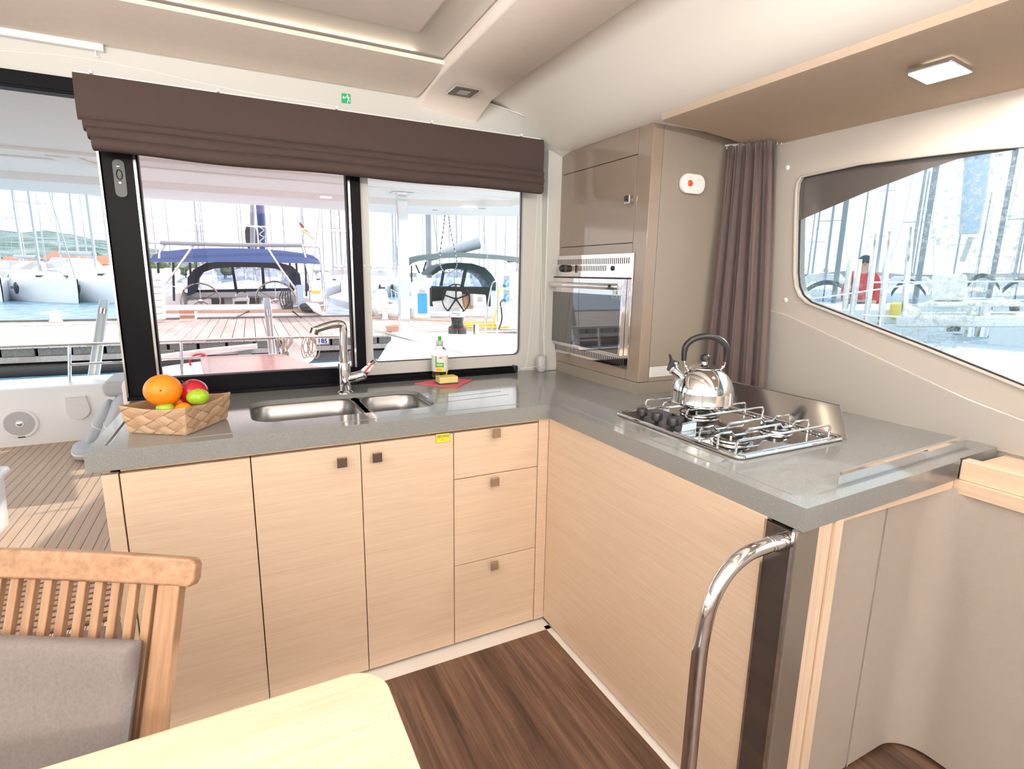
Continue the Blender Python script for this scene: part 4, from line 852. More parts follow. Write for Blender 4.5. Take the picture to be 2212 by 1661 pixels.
# speaker
c=atY(43.5,915,5.476); sp1=thing('deck_speaker','round white marine speaker with grey mesh grille in the cockpit wall','speaker',(c.x,5.476,c.z)); M=frame(c,(1,0,0),(0,0,1))
b=B(); b.lathe([(.096,.010),(.104,.012),(.116,.008),(.118,0)],M,48); obj('ring',b,'white_plastic',sp1)
b=B(); b.lathe([(0,.010),(.06,.010),(.097,.008)],M,48); obj('grille',b,'cap_grey',sp1)
b=B(); b.lathe([(0,.018),(.014,.016),(.019,.0165),(.026,.014),(.028,.009)],M,32); obj('tweeter',b,'white_plastic',sp1); b=B(); b.lathe([(0,.020),(.012,.019),(.018,.0165)],M,24); obj('tweeter_dome',b,'steel_brushed',sp1)
b=B(); b.box((c.x-.022,5.462,c.z-.112),(c.x+.022,5.466,c.z-.104)); obj('badge',b,'black_plastic',sp1)
# round-bottomed cover plate
c=atY(169,880,5.476); cv=thing('locker_cover','white moulded cover plate with round bottom on the cockpit wall','cover',(c.x,5.476,c.z)); 
pts=[(-.075,.095),(.062,.095)]+[(.082*math.cos(a),-.015+.082*math.sin(a)) for a in [-PI*k/14 for k in range(15)]]
b=B(); b.prism([(c.x+x,5.476,c.z+z) for x,z in pts],(0,-.022,0)); b.box((c.x-.078,5.445,c.z+.088),(c.x+.066,5.476,c.z+.098)); obj('plate',b,'white_gel',cv,bevel=.006)
b=B(); b.tube([(c.x+.042*math.cos(a),5.4535,c.z-.015+.042*math.sin(a)) for a in [2*PI*k/30 for k in range(30)]],.0012,5,closed=True); obj('embossed_ring',b,'white_gel',cv)
# guard rail
RY=5.60
rl=thing('guard_rail','stainless guard rail along the aft edge of the cockpit','railing',(-.5,RY,.47))
def tubepx(pts,Y,r,n=8,cat=False):
    P=[atY(x,y,Y) for x,y in pts]
    if cat: P=catmull(P,6)
    return B().tube(P,r,n)
obj('top_tube',tubepx([(-320,765),(0,750),(110,746),(265,741),(345,739),(594,730),(740,727)],RY,.013),'chrome',rl)
obj('middle_tube',tubepx([(151,787.5),(268,781.5),(345,776),(600,766)],RY,.010),'chrome',rl)
for a,c_ in (((150,745),(150.5,832)),((391,737),(394,825)),((598,730),(602,800)),((-120,755),(-130,850))): obj('post',tubepx([a,c_],RY,.013),'chrome',rl)
# davits
def davit(q,label,Y,px):
    t=thing('davit',label,'davit',atY(*px,Y)); P=[atY(x,y,Y) for x,y in q]
    b=B(); b.prism(P,(0,.05,0)); obj('arm',b,'davit_blue',t,bevel=.006)
    a=(P[0]+P[1])/2; c_=(P[2]+P[3])/2; b=B(); b.tube([a.lerp(c_,.13)+Vector((0,-.004,0)),a.lerp(c_,.97)+Vector((0,-.004,0))],.012,8); obj('tackle_rope',b,'rope_white',t)
    b=B(); b.tube([a.lerp(c_,.10)+Vector((.0,-.008,0)),a.lerp(c_,.16)+Vector((0,-.008,0))],.022,10); obj('pulley',b,'chrome',t); b=B(); b.ell(a.lerp(c_,.90)+Vector((0,-.02,0)),(.03,.02,.03),None,12,8); obj('pulley',b,'chrome',t)
    b=B(); b.tube([P[0]+Vector((0,-.002,0)),P[3]+Vector((0,-.002,0))],.005,6); b.tube([P[1]+Vector((0,-.002,0)),P[2]+Vector((0,-.002,0))],.005,6); obj('edge_trim',b,'white_gel',t)
    return t
davit([(216,646),(235,646),(211,835),(187,835)],'blue-grey davit arm with pulley standing behind the rail, seen through the doorway',5.95,(200,835))
davit([(569,644),(582.5,644),(607,868),(592,868)],'blue-grey davit arm in the middle of the sliding window view',6.1,(596,850))
# dinghy
dn=thing('dinghy','white dinghy with red strap hanging crosswise behind the guard rail','dinghy',(-.2,6.9,.2))
ends=[atY(318,812,6.9),atY(600,752,6.9)]
b=B(); rows=[]; ax=ends[1]-ends[0]; n_=16
for i in range(n_+1):
    t=i/n_; p=ends[0]-ax*.25+ax*1.28*t; rr=.30*(1-t**2.2*.72) ; rows.append([p+Vector((0,math.cos(a)*rr*1.5,math.sin(a)*rr*.9-.20)) for a in [2*PI*k/20 for k in range(20)]])
b.grid(rows,True); b.poly(rows[0]); b.poly(rows[-1]); obj('hull',b,'white_hull',dn,ang=80)
b=B(); b.tube([atY(344,773,6.55),atY(450,759,6.55),atY(556,747,6.55)],[.035,.035,.028],12); obj('gunwale_tube',b,'white_gel',dn)
b=B(); b.tube(catmull([atY(412,790,6.5),atY(410,778,6.5),atY(420,768,6.48),atY(436,765,6.48),atY(446,770,6.5)],5),.010,6); obj('red_strap',b,'red_cloth',dn)
p=atY(388,812,6.35); b=B(); text_into(b,'ST ULCI',frame(p,(1,0,-.10),(0,0,1)),.11,.002,bold=True); obj('name_lettering',b,'ink',dn,smooth=False)
# cockpit table
tbp=[atZ(440,808,.70),atZ(700,795,.70),atZ(610,764,.70),atZ(432,770,.70)]
ct=thing('cockpit_table','glossy red varnished wooden table in the cockpit outside the window','table',(.13,4.6,0)); b=B(); b.prism([p-Vector((0,0,.035)) for p in tbp],(0,0,.035)); obj('tabletop',b,'red_wood',ct,bevel=.004)
obj('pedestal',B().lathe([(.2,0),(.2,.01),(.05,.03),(.05,.66),(.15,.665)],Matrix.Translation((.13,4.6,0)),24),'steel_brushed',ct)
# rope coils on the rail
def coil(px,label,x0,x1,y0,y1,n,seed,loose=False):
    t=thing('rope_coil',label,'rope',atY(px,y0,5.56)); rnd=random.Random(seed); b=B()
    for k in range(n):
        a=rnd.uniform(x0,x1); w_=rnd.uniform(8,20)*.5; dy=rnd.uniform(-8,6); Y=5.54-.004*k
        if loose: P=[atY(x,y,Y) for x,y in ((a-2,y0),(a-w_,(y0+y1)/2+dy),(a-w_*.4,y1+dy),(a+w_*.5,y1+dy),(a+w_,(y0+y1)/2+dy),(a+2,y0))]
        else: P=[atY(x,y,Y) for x,y in ((a-10,y0+2),(a-7,y0+14),(px-4+rnd.uniform(-3,3),y0+30),(px-5+rnd.uniform(-4,4),y1+dy),(px+4+rnd.uniform(-4,4),y1+dy),(px+4,y0+30),(a+8,y0+14),(a+10,y0+2))]
        b.tube(catmull(P,5),.0042,6)
    obj('rope',b,'rope_white',t); return t
coil(616,'pale coiled rope bunched over the rail left of the tap spout',606,626,726,766,9,3)
coil(672,'loose pale rope loops hanging from the rail beside the number plate',657,684,727,766,8,5,True)
b=coil(750,'white rope loop hanging low behind the tap column',738,758,758,800,3,8,True)
fb=thing('fender_ball','white rounded fender hanging behind the rope coils','fender',atY(645,770,6.4)); b=B(); b.ell(atY(645,758,6.4),(.19,.15,.16),None,20,14); obj('ball',b,'white_gel',fb)
# cushions piled by the seat
def pillow(name,c,r,label,rot=(0,0,0),mat='outdoor_cushion',e=.55):
    t=thing(name,label,'cushion',(c[0],c[1],c[2]-r[2])); M=Matrix.Translation(c)@Matrix.Rotation(rot[2],4,'Z')@Matrix.Rotation(rot[1],4,'Y')@Matrix.Rotation(rot[0],4,'X')
    b=B(); b.ell((0,0,0),r,M,28,14,e); o=obj('cover',b,mat,t,ang=180); b=B(); b.tube([M@Vector((r[0]*math.copysign(abs(math.cos(a))**e,math.cos(a)),r[1]*math.copysign(abs(math.sin(a))**e,math.sin(a)),0)) for a in [2*PI*k/40 for k in range(40)]],.004,6,closed=True); obj('piping',b,'white_gel',t); return t
pillow('cushion',(-.93,4.98,.055),(.20,.18,.055),'grey cushion lying flat on the teak deck below the pile',(0,0,.2))
pillow('cushion',(-.86,4.95,.23),(.055,.20,.25),'grey cushion leaning upright in the cockpit pile, nearest the doorway',(0,.42,.15))
pillow('cushion',(-.97,5.12,.21),(.045,.17,.19),'pale cushion standing behind the leaning grey cushion in the cockpit',(0,.5,.1),'outdoor_cushion')
bs=thing('cockpit_bench','grey padded cockpit seat end beside the cushion pile','seat',(-.6,5.0,0)); b=B(); b.box((-.72,4.72,0),(-.25,5.46,.42)); obj('seat_base',b,'white_gel',bs,bevel=.03)
b=B(); b.box((-.90,4.95,.44),(-.60,5.40,.56)); obj('seat_pad',b,'outdoor_cushion',bs,bevel=.04)
b=B(); b.box((-.74,4.70,.30),(-.66,5.0,.60)); obj('arm_pad',b,'padded_cream',bs,bevel=.035)
# storage box
sb=thing('storage_box','translucent plastic storage box on the teak deck at the left edge','box',(-1.45,3.8,0))
pR=atZ(33,1130,0); xr=pR.x; y0=pR.y-.60
b=B(); rows=[[(xr-.40+x,y0+.30+y,z) for x,y in rr_pts(.80+2*o_,.60+2*o_,.05)] for z,o_ in ((.004,-.03),(.02,-.01),(.30,.0),(.302,.018),(.33,.02),(.332,.012),(.33,.0),(.02,-.02))]
b.grid(rows,True); b.poly(rows[0]); obj('tub',b,'box_plastic',sb,ang=60)
b=B(); b.tube([(xr-.40+x,y0+.30+y,.315) for x,y in rr_pts(.83,.63,.05)],.012,8,closed=True); obj('rim',b,'white_plastic',sb)
b=B(); b.ell((xr-.25,y0+.2,.12),(.14,.12,.1),None,16,10); b.ell((xr-.2,y0+.38,.09),(.10,.12,.07),None,16,10); obj('contents',b,'cap_grey',sb)
# ---------------------------------------------------------------- hardtop over the cockpit
b=B(); out_=[(-3.4,2.46),(3.15,2.46),(3.15,5.4),(3.06,5.72),(2.5,6.05),(1.86,6.27),(1.2,6.33),(-3.4,6.56)]
b.prism([(x,y,2.165) for x,y in out_],(0,0,.1)); struct('hardtop_ceiling',b,'hardtop_white')
inn=[(-3.4,6.18),(1.0,6.0),(1.7,5.93),(2.3,5.7),(2.7,5.35),(2.75,2.46)]; edge=[(-3.4,6.56),(1.2,6.33),(1.86,6.27),(2.6,6.02),(3.06,5.7),(3.15,2.46)]
b=B(); b.grid([[(x,y,2.17) for x,y in inn],[(x,y,2.10) for x,y in inn],[(x*.5+u*.5,y*.5+v*.5,2.055) for (x,y),(u,v) in zip(inn,edge)],[(x,y,2.05) for x,y in edge],[(x*1.0,y+.02,2.08) for x,y in edge],[(x,y+.03,2.28) for x,y in edge]])
struct('hardtop_edge',b,'hardtop_white',ang=40)
b=B(); b.box((-3.4,4.86,2.145),(2.72,4.98,2.17)); b.box((-3.4,5.25,2.152),(2.7,5.27,2.17)); b.prism([(-1.05,4.98,2.165),(-.9,4.98,2.165),(-.62,6.05,2.165),(-.80,6.07,2.165)],(0,0,-.03)); b.box((-.9,3.3,2.150),(.25,3.7,2.17)); struct('hardtop_ribs',b,'hardtop_white',bevel=.01)
for px,py,l in ((940,452,'left'),(1042,448,'right')):
    p=atZ(px,py,2.085); b=B(); b.lathe([(0,.006),(.03,.006),(.042,.002),(.044,0)],frame((p.x,p.y,2.075),(1,0,0),(0,-1,0)),20); tag(obj('ceiling_fitting',b,'cap_grey'),f'{l} one of two round grey fittings on the hardtop edge','fitting')
# stainless post
P0=atY(874,720,5.5); ps=thing('support_post','flat polished stainless post holding up the cockpit hardtop','post',(P0.x,5.5,P0.z))
b=B(); b.box((P0.x-.055,5.47,P0.z-.15),(P0.x+.055,5.53,2.16)); obj('pole',b,'chrome',ps,bevel=.01); b=B(); b.box((P0.x-.10,5.42,2.155),(P0.x+.10,5.58,2.163)); b.box((P0.x-.08,5.43,P0.z+.0),(P0.x+.08,5.57,P0.z+.012)); obj('flange',b,'chrome',ps,bevel=.002)
# helm console
A_=[atY(850,716,5.6),atY(1170,726,5.6),atY(1170,748,4.3),atY(862,722,4.3)]
hc=thing('helm_console','large white moulded helm deck and steps seen through the right window pane','deck moulding',(1.8,4.4,.3))
tp=[atY(846,717,5.7),atY(1220,722,5.7),atY(1220,738,4.6),atY(1020,735,4.55),atY(858,722,4.5)]
lo=[atY(1220,790,3.5),atY(1010,765,3.4),atY(835,770,3.5),atY(795,800,3.5)]
b=B(); f1=[tp[4],tp[3],tp[2]]; b.poly(tp); 
b.grid([[tp[4],tp[3],tp[2]],[atY(838,742,4.3),atY(1018,748,4.25),atY(1220,752,4.3)],[atY(822,768,3.9),atY(1010,772,3.85),atY(1220,778,3.9)],[atY(800,800,3.4),atY(1005,808,3.35),atY(1220,820,3.4)]])
b.grid([[tp[0],tp[4],atY(838,742,4.3),atY(822,768,3.9),atY(800,800,3.4)],[Vector((p.x-.1,p.y,-.1)) for p in (tp[0],tp[4],atY(838,742,4.3),atY(822,768,3.9),atY(800,800,3.4))]])
obj('moulding',b,'white_gel',hc,ang=30)
obj('grab_bar',tubepx([(829,724),(832,721),(905,740),(906,744)],4.1,.008),'steel_brushed',hc)
obj('step_seam',tubepx([(935,748),(1010,765),(1060,777)],3.82,.003,5),'cap_grey',hc)
# winch
wc=atY(988,714,5.0); wn=thing('winch','dark self-tailing sheet winch with polished top on the white helm deck','winch',wc)
b=B(); b.lathe([(.088,-.06),(.088,.03),(.080,.045),(.060,.06),(.055,.085),(.062,.12),(.064,.13)],Matrix.Translation(wc),32); obj('drum',b,'boat_glass',wn)
b=B(); b.lathe([(.064,.13),(.078,.135),(.080,.15),(.070,.158),(.076,.165),(.07,.178),(.03,.186),(0,.187)],Matrix.Translation(wc),32); obj('crown',b,'chrome',wn); b=B(); b.tube([wc+Vector((.0885*math.cos(a),.0885*math.sin(a),.022)) for a in [2*PI*k/32 for k in range(32)]],.002,5,closed=True); obj('red_band',b,'label_red',wn)
cp=atY(1028,713,5.0); b=B(); b.lathe([(.030,-.05),(.030,.055),(.032,.06),(0,.062)],Matrix.Translation(cp),24); tag(obj('steel_cup',b,'steel_brushed'),'short brushed steel socket standing right of the dark winch','fitting')
# rails and lines beside the winch
ur=thing('boarding_rail','stainless U-shaped hand rail beyond the winch on the right','handrail',atY(1060,720,5.6)); obj('tube',tubepx([(1048,720),(1054,660),(1062,618),(1067,609),(1074,610),(1075,640),(1074,720)],5.6,.008,8,True),'chrome',ur)
for pts,l in ((((1028,716),(1050,688),(1085,660),(1130,632)),'white guard line rising right from the winch deck'),(((1086,662),(1100,690),(1118,722)),'white rope slanting down across the right pedestal')):
    tag(obj('deck_line',tubepx(pts,5.4,.004,5),'rope_white'),l,'rope')
hr=thing('hanging_rope','black and white flecked rope loop hanging from the hardtop edge','rope',atY(963,590,6.0))
obj('loop',tubepx([(961,465),(957,500),(951,545),(951,573),(960,587),(972,589),(984,580),(987,565),(980,530),(972,490),(969,465)],6.0,.006,6,True),'rope_white',hr)
b=B(); P=catmull([atY(x,y,5.995) for x,y in ((961,465),(957,500),(951,545),(951,573),(960,587),(972,589),(984,580),(987,565),(980,530),(972,490),(969,465))],12)
for k in range(0,len(P)-1,3): b.tube([P[k],P[k+1]],.0066,6)
obj('black_flecks',b,'cable_black',hr)
for pts,l in ((((934,440),(938,480),(946,545)),'dark thin line dropping from the hardtop left of the rope loop'),(((1040,466),(1048,520),(1057,585)),'dark thin line dropping from the hardtop right of the rope loop')): tag(obj('control_line',tubepx(pts,6.2,.006,5),'cap_grey'),l,'rope')
# ================================================================ WATER, DOCK
b=B(); n=48; b.poly([(1500*math.cos(2*PI*k/n),1500*math.sin(2*PI*k/n),WZ) for k in range(n)]); wt_=obj('sea_water',b,'sea_water'); wt_['kind']='structure'
DZ=-.14
nl=atZ(0,751,DZ); nr=atZ(700,729,DZ); ud=(nr-nl).normalized(); vd=Vector((-ud.y,ud.x,0)); O_=nl; DW=(atZ(350,690,DZ)-O_).dot(vd)
def D(s,t,z): return O_+ud*s+vd*t+Vector((0,0,z-DZ))
dk=thing('dock','weathered timber dock with plank deck and dark fascia running across behind the boat','dock',D(4,3,WZ))
b=B(); s=-14.0
while s<15: b.prism([D(s,0,DZ-.04),D(s+.235,0,DZ-.04),D(s+.235,DW,DZ-.04),D(s,DW,DZ-.04)],(0,0,.04)); s+=.25
obj('deck_planks',b,'dock_wood',dk,smooth=False)
b=B(); s=-14
while s<15: b.prism([D(s,.02,DZ-.19),D(s+.50,.02,DZ-.19),D(s+.50,.1,DZ-.19),D(s,.1,DZ-.19)],(0,0,.15)); s+=.56
obj('fascia_blocks',b,'dock_dark',dk,smooth=False)
def dbar(name,z0,z1,t0,t1,mat): b=B(); b.prism([D(-14,t0,z0),D(15,t0,z0),D(15,t1,z0),D(-14,t1,z0)],(0,0,z1-z0)); return obj(name,b,mat,dk)
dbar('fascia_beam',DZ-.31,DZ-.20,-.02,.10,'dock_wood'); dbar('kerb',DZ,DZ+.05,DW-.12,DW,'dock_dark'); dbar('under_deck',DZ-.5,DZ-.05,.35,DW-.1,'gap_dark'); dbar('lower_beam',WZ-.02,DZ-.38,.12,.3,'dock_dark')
b=B(); b.tube([D(-14,-.1,WZ+.06),D(3.2,-.1,WZ+.06)],.13,16); obj('float_pipe',b,'rubber',dk)
for s in (2.6,4.1,9.5): b=B(); b.prism([D(s,-.12,WZ-.5),D(s+.28,-.12,WZ-.5),D(s+.28,.05,WZ-.5),D(s,.05,WZ-.5)],(0,0,.9)); obj('pile',b,'dock_dark',dk)
Yn=lambda px:(D(0,0,0)+ud*0).y
q=[atY(683,731,12.75),atY(709,729,12.75),atY(710,742,12.75),atY(684,744,12.75)]; t=thing('number_plate','white dock number plate reading 185 on the dock fascia','sign',q[3]); b=B(); b.prism(q,(0,-.015,0)); obj('plate',b,'white_plastic',t)
cq=sum(q,Vector())/4; b=B(); text_into(b,'185',frame(cq+Vector((0,-.02,0)),(1,0,-.08),(0,0,1)),.14,.003,bold=True); obj('digits',b,'navy_canvas',t,smooth=False)
def onD(px,py): return atZ(px,py,DZ)+Vector((0,0,.004))
def bollard(px,py,label,s=1):
    p=onD(px,py); t=thing('bollard',label,'bollard',p); b=B(); b.lathe([(.16*s,0),(.16*s,.04),(.13*s,.05),(.13*s,.26),(.16*s,.28),(.16*s,.31),(0,.31)],Matrix.Translation(p),20); b.tube([p+Vector((-.32*s,0,.22)),p+Vector((.32*s,0,.22))],.022,8); obj('body',b,'white_gel',t)
bollard(121,695,'white mooring bollard with cross bar on the dock edge at left'); bollard(832,690,'small white bollard at the dock edge left of the power pedestal',.7)
# pedestal towers
def pedestal(px,py,label,w,h,rich):
    p=onD(px,py); t=thing('power_pedestal',label,'power pedestal',p); M=frame(p,(1,0,0),(0,0,1))
    b=B(); pts=[(-w/2,0),(w/2,0)]+[(w/2*math.copysign(abs(math.cos(a))**.5,math.cos(a)),h-.12+.12*math.sin(a)) for a in [PI*k/12 for k in range(13)]]
    b.prism([p+Vector((x,0,z)) for x,z in pts],(0,w*.9,0)); obj('housing',b,'white_plastic',t,bevel=.02)
    return p,t,w,h
p,t,w_,h_=pedestal(913,688,'white service pedestal with bright blue door on the dock','',0,True) if False else pedestal(913,688,'white service pedestal with bright blue door on the dock',.54,1.27,True)
b=B(); b.prism([p+Vector((x,-.002,z)) for x,z in [(a+.0,c_+.52) for a,c_ in rr_pts(.34,.70,.04)]],(0,-.012,0)); d=obj('blue_door',b,'blue_panel',t)
b=B(); b.box((p.x-.15,p.y-.018,.66+p.z),(p.x+.15,p.y-.012,.668+p.z)); b.lathe([(0,.02),(.02,.018),(.025,0)],frame((p.x,p.y-.012,p.z+.80),(1,0,0),(0,0,1)),12); obj('door_seam',b,'socket_blue',d)
obj('lamp_window',B().box((p.x-.14,p.y-.01,p.z+1.03),(p.x+.14,p.y+.0,p.z+1.14)),'padded_cream',t); b=B()
for k in range(5): b.box((p.x-.10+.04*k,p.y-.01,p.z+.955),(p.x-.08+.04*k,p.y,p.z+.98))
b.box((p.x-.11,p.y-.01,p.z+.91),(p.x+.11,p.y,p.z+.925)); obj('label_strip',b,'ink',t)
# right pedestal nearer
p=atZ(1107,712,DZ); t=thing('power_pedestal','white power pedestal with blue plugs and yellow cable at the right of the window','power pedestal',p)
wp_=.95; sc_=(atY(1130,600,p.y).x-atY(1088,600,p.y).x)
zt=atY(1100,588,p.y).z; xL=atY(1087,640,p.y).x; xR=xL+.75
b=B(); b.prism([(xL,p.y,DZ),(xR,p.y,DZ),(xR,p.y,zt-.12),(xR-.1,p.y,zt-.02),(xL+.375,p.y,zt+.03),(xL+.1,p.y,zt-.02),(xL,p.y,zt-.12)],(0,.5,0)); obj('housing',b,'white_plastic',t,bevel=.02)
for py in (606,637): 
    q=atY(1094,py,p.y-.01); b=B(); b.box((q.x-.09,p.y-.03,q.z-.16),(q.x+.09,p.y,q.z+.14)); o=obj('socket_panel',b,'cap_grey',t,bevel=.01); b=B(); b.tube([q+Vector((0,-.02,-.02)),q+Vector((-.16,-.2,-.14))],[.05,.055],12); obj('blue_plug',b,'socket_blue',o)
def cable(pts,Ys,r,mat,label):
    P=[atY(x,y,Y) for (x,y),Y in zip(pts,Ys)]; b=B().tube(catmull(P,6),r,6); return tag(obj('power_cable',b,mat),label,'cable')
yp=p.y
cable([(1086,619),(1078,627),(1074,650),(1073,668),(1068,690),(1062,712)],[yp-.2,yp-.3,yp-.3,yp-.4,yp-.4,yp-.4],.022,'rope_yellow','yellow shore power cable hanging from the upper blue plug')
cable([(1086,648),(1081,655),(1083,668),(1084,690),(1078,710)],[yp-.25,yp-.35,yp-.35,yp-.4,yp-.5],.02,'cable_black','black cable dropping from the lower blue plug')
b=B()
rnd=random.Random(4)
for k in range(5):
    c=atZ(1045+rnd.uniform(-12,16),706+rnd.uniform(-3,3),DZ+.03); b.tube([c+Vector(((.5+.1*k)*math.cos(a),.5*math.sin(a),.02*k)) for a in [2*PI*j/24 for j in range(24)]],.02,5,closed=True)
tag(obj('cable_coil',b,'rope_yellow'),'yellow cable coiled flat on the dock planks','cable')
cable([(805,681),(850,690),(900,693),(960,696),(1000,699)],[0]*5,.02,'cable_black','') if False else None
b=B(); b.tube(catmull([onD(x,y)+Vector((0,0,.03)) for x,y in ((760,683),(830,689),(890,692),(940,694),(990,697),(1030,700))],6),.025,5); tag(obj('dock_hose',b,'terracotta'),'thin reddish hose trailing over the dock planks before the pedestal','hose')
# small planter, grate step
p=onD(853,716); t=thing('red_basin','faded pink-red basin standing on the dock left of the steel post','basin',p); b=B(); b.lathe([(.20,0),(.26,.16),(.24,.16),(.19,.02),(0,.02)],Matrix.Translation(p),24); obj('bowl',b,'terracotta',t)
q=[atY(x,y,19.2) for x,y in ((391,675),(426,673),(425,690),(388,692))]; t=thing('boarding_step','pale orange slotted boarding step on the dock before the blue-canopy yacht','step',q[3]); b=B(); b.prism(q,(0,.08,0)); obj('panel',b,'padded_cream',t)
b=B()
for r_ in range(2):
    for k in range(7): a=q[3].lerp(q[2],(k+.7)/8); z0=q[3].z+.05+.15*r_; b.box((a.x-.022,19.18,z0),(a.x+.022,19.2,z0+.10))
obj('slots',b,'roof_tile',t,smooth=False)
# white slatted gangway locker
q=[atY(x,y,19.0) for x,y in ((322,591),(352,590),(357,690),(326,692))]; t=thing('gangway_board','tall white slatted board standing on the dock edge beside the black window stile','board',q[3]); b=B(); b.prism(q,(0,.3,0)); obj('panel',b,'white_gel',t,bevel=.02)
b=B()
for k in range(1,7): a=q[0].lerp(q[3],k/7); c_=q[1].lerp(q[2],k/7); b.tube([a+Vector((0,-.01,0)),c_+Vector((-.06,-.01,0))],.015,5)
obj('slat_gaps',b,'cap_grey',t)
# ================================================================ BLUE CANOPY YACHT
def plate(pts,Y,th,b=None): b=b or B(); b.prism([atY(x,y,Y) for x,y in pts],(0,th,0)); return b
yb=thing('sailing_yacht','large yacht with bright blue bimini and twin steering wheels moored stern-to at the dock','sailboat',atZ(515,690,WZ))
b=B(); 
st=[atY(338,676,20.6),atY(700,672,20.6)]; wl=[atZ(345,700,WZ),atZ(690,700,WZ)]
x0,x1=st[0].x,st[1].x; zt=st[0].z; xc=(x0+x1)/2; hw=(x1-x0)/2
rows=[]
for y,f,dz in ((20.6,1,0),(23,1.05,.12),(26,1.0,.2),(30,.75,.35),(33,.35,.5),(34.6,.03,.6)):
    xs_=xc+.13*(y-20.6)*.3; rows.append([(xs_-hw*f,y,zt+dz+.25),(xs_-hw*f*1.02,y,zt-.2+dz),(xs_-hw*f*.8,y,WZ-.1),(xs_+hw*f*.8,y,WZ-.1),(xs_+hw*f*1.02,y,zt-.2+dz),(xs_+hw*f,y,zt+dz+.25)])
b.grid(rows); b.poly(rows[0]); b.grid([[r[0],r[-1]] for r in rows[1:]]); obj('hull',b,'white_hull',yb,ang=40)
b=B(); a=atY(340,670,20.8); c_=atY(700,665,20.8); b.box((x0+.1,20.3,a.z-.12),(x1-.1,23.4,a.z+.0)); obj('cockpit_floor',b,'teak_deck',yb)
obj('transom_platform',plate([(335,678),(700,676),(705,690),(338,692)],20.2,.6),'white_hull',yb,bevel=.03)
# side coamings, bulkhead, windows
obj('side_deck',plate([(355,640),(392,632),(400,668),(350,672)],21.5,2.0),'white_hull',yb,bevel=.05); obj('side_deck',plate([(640,640),(700,648),(706,672),(636,668)],21.5,2.0),'white_hull',yb,bevel=.05)
obj('bulkhead',plate([(392,632),(655,630),(655,674),(392,674)],23.5,.2),'white_hull',yb)
obj('cabin_window',plate([(453,645),(484,644),(485,657),(454,657)],23.45,.04),'boat_glass',yb); obj('companionway',plate([(538,640),(560,640),(560,672),(538,672)],23.42,.06),'boat_glass',yb)
tb_=obj('cockpit_table',plate([(502,645),(539,644),(537,672),(503,671)],22.2,.7),'white_hull',yb,bevel=.03); obj('table_panel',plate([(507,651),(533,650),(532,661),(507,661)],22.18,.02),'boat_glass',tb_)
obj('table_handle',B().tube(catmull([atY(x,y,22.4) for x,y in ((510,648),(510,636),(518,631),(530,632),(534,638),(534,648))],5),.03,8),'chrome',tb_)
for px,py,rr in ((434,650,42),(596,648,42)):
    c=atY(px,py,21.3); r=atY(px+rr,py,21.3).x-c.x; pd=obj('helm_pedestal',plate([(px-30,650),(px+22,646),(px+24,676),(px-32,676)],21.6,.6),'white_hull',yb,bevel=.05)
    b=B(); b.tube([c+Vector((r*math.cos(a),0,r*math.sin(a))) for a in [2*PI*k/48 for k in range(48)]],.028,8,closed=True); w_=obj('steering_wheel',b,'knob_dark',yb)
    b=B()
    for k in range(6): a=PI/2+k*PI/3; b.tube([c,c+Vector((r*math.cos(a),0,r*math.sin(a)))],.014,6)
    b.ell(c,(.09,.05,.09),None,12,8); obj('spokes',b,'steel_brushed',w_)
q=atY(383,665,21.0); obj('chart_plotter',B().box((q.x-.15,20.95,q.z-.1),(q.x+.15,21.05,q.z+.1)),'boat_glass',yb,bevel=.02)
# sprayhood
arch_o=[(405,640),(405,600),(418,582),(445,568),(480,564),(560,563),(600,566),(632,575),(648,592),(652,625),(640,625)]
arch_i=[(424,632),(428,602),(438,588),(462,580),(500,577),(556,577),(598,580),(622,588),(634,604),(634,626)]
b=B(); b.prism([atY(x,y,23.2) for x,y in arch_o]+[atY(x,y,23.2) for x,y in arch_i[::-1]],(0,1.4,0)); sh=obj('sprayhood',b,'navy_dark',yb)
b=B(); 
for pts in (((505,577),(499,577),(507,628),(514,628)),((564,577),(570,577),(574,628),(567,628)),((425,626),(636,622),(636,629),(425,632))): plate(pts,23.9,.06,b)
obj('sprayhood_frame',b,'navy_dark',sh,smooth=False)
for pts in (((428,625),(430,602),(440,590),(462,582),(498,580),(506,624)),((507,580),(562,580),(566,624),(514,624)),((571,580),(598,582),(620,590),(632,604),(634,622),(574,624))): obj('clear_panel',plate(pts,24.0,.02),'vinyl',sh,smooth=False)
# bimini
def lerp_rows(top,bot,Y,dy,n=6):
    rows=[]
    for k in range(n+1):
        t=k/n; rows.append([atY(x0,y0+(y1-y0)*t,Y+dy*(1-t)) for (x0,y0),(x1,y1) in zip(top,bot)])
    return rows
top=[(322,563),(330,551),(352,543),(400,538),(450,536),(505,536),(560,537),(610,541),(650,546),(675,551),(688,560),(692,570)]
bot=[(322,566),(332,566),(352,566),(400,566),(450,566),(505,566),(560,567),(610,568),(650,569),(672,570),(683,571),(692,571)]
b=B(); R1=lerp_rows(top,bot,20.6,1.2); b.grid(R1); back=[Vector((p.x,p.y+1.6,p.z)) for p in R1[0]]; b.grid([R1[0],back]); obj('bimini',b,'navy_canvas',yb,ang=60)
b=B(); 
for x,y0,y1 in ((341,567,600),(374,567,650),(410,567,595),(626,568,620),(640,568,600),(660,568,640)): b.tube([atY(x,y0,21),atY(x+2,y1,21)],.035,8)
obj('bimini_frame',b,'rubber',yb)
b=B(); T=lambda pts,Y=20.5,r=.04:b.tube(catmull([atY(x,y,Y) for x,y in pts],5),r,8)
T(((318,523),(345,524),(430,527),(520,530),(600,531),(680,532),(690,536),(693,550),(697,600),(700,640),(702,668))); T(((692,560),(700,600),(704,640),(706,668)),20.5,.03)
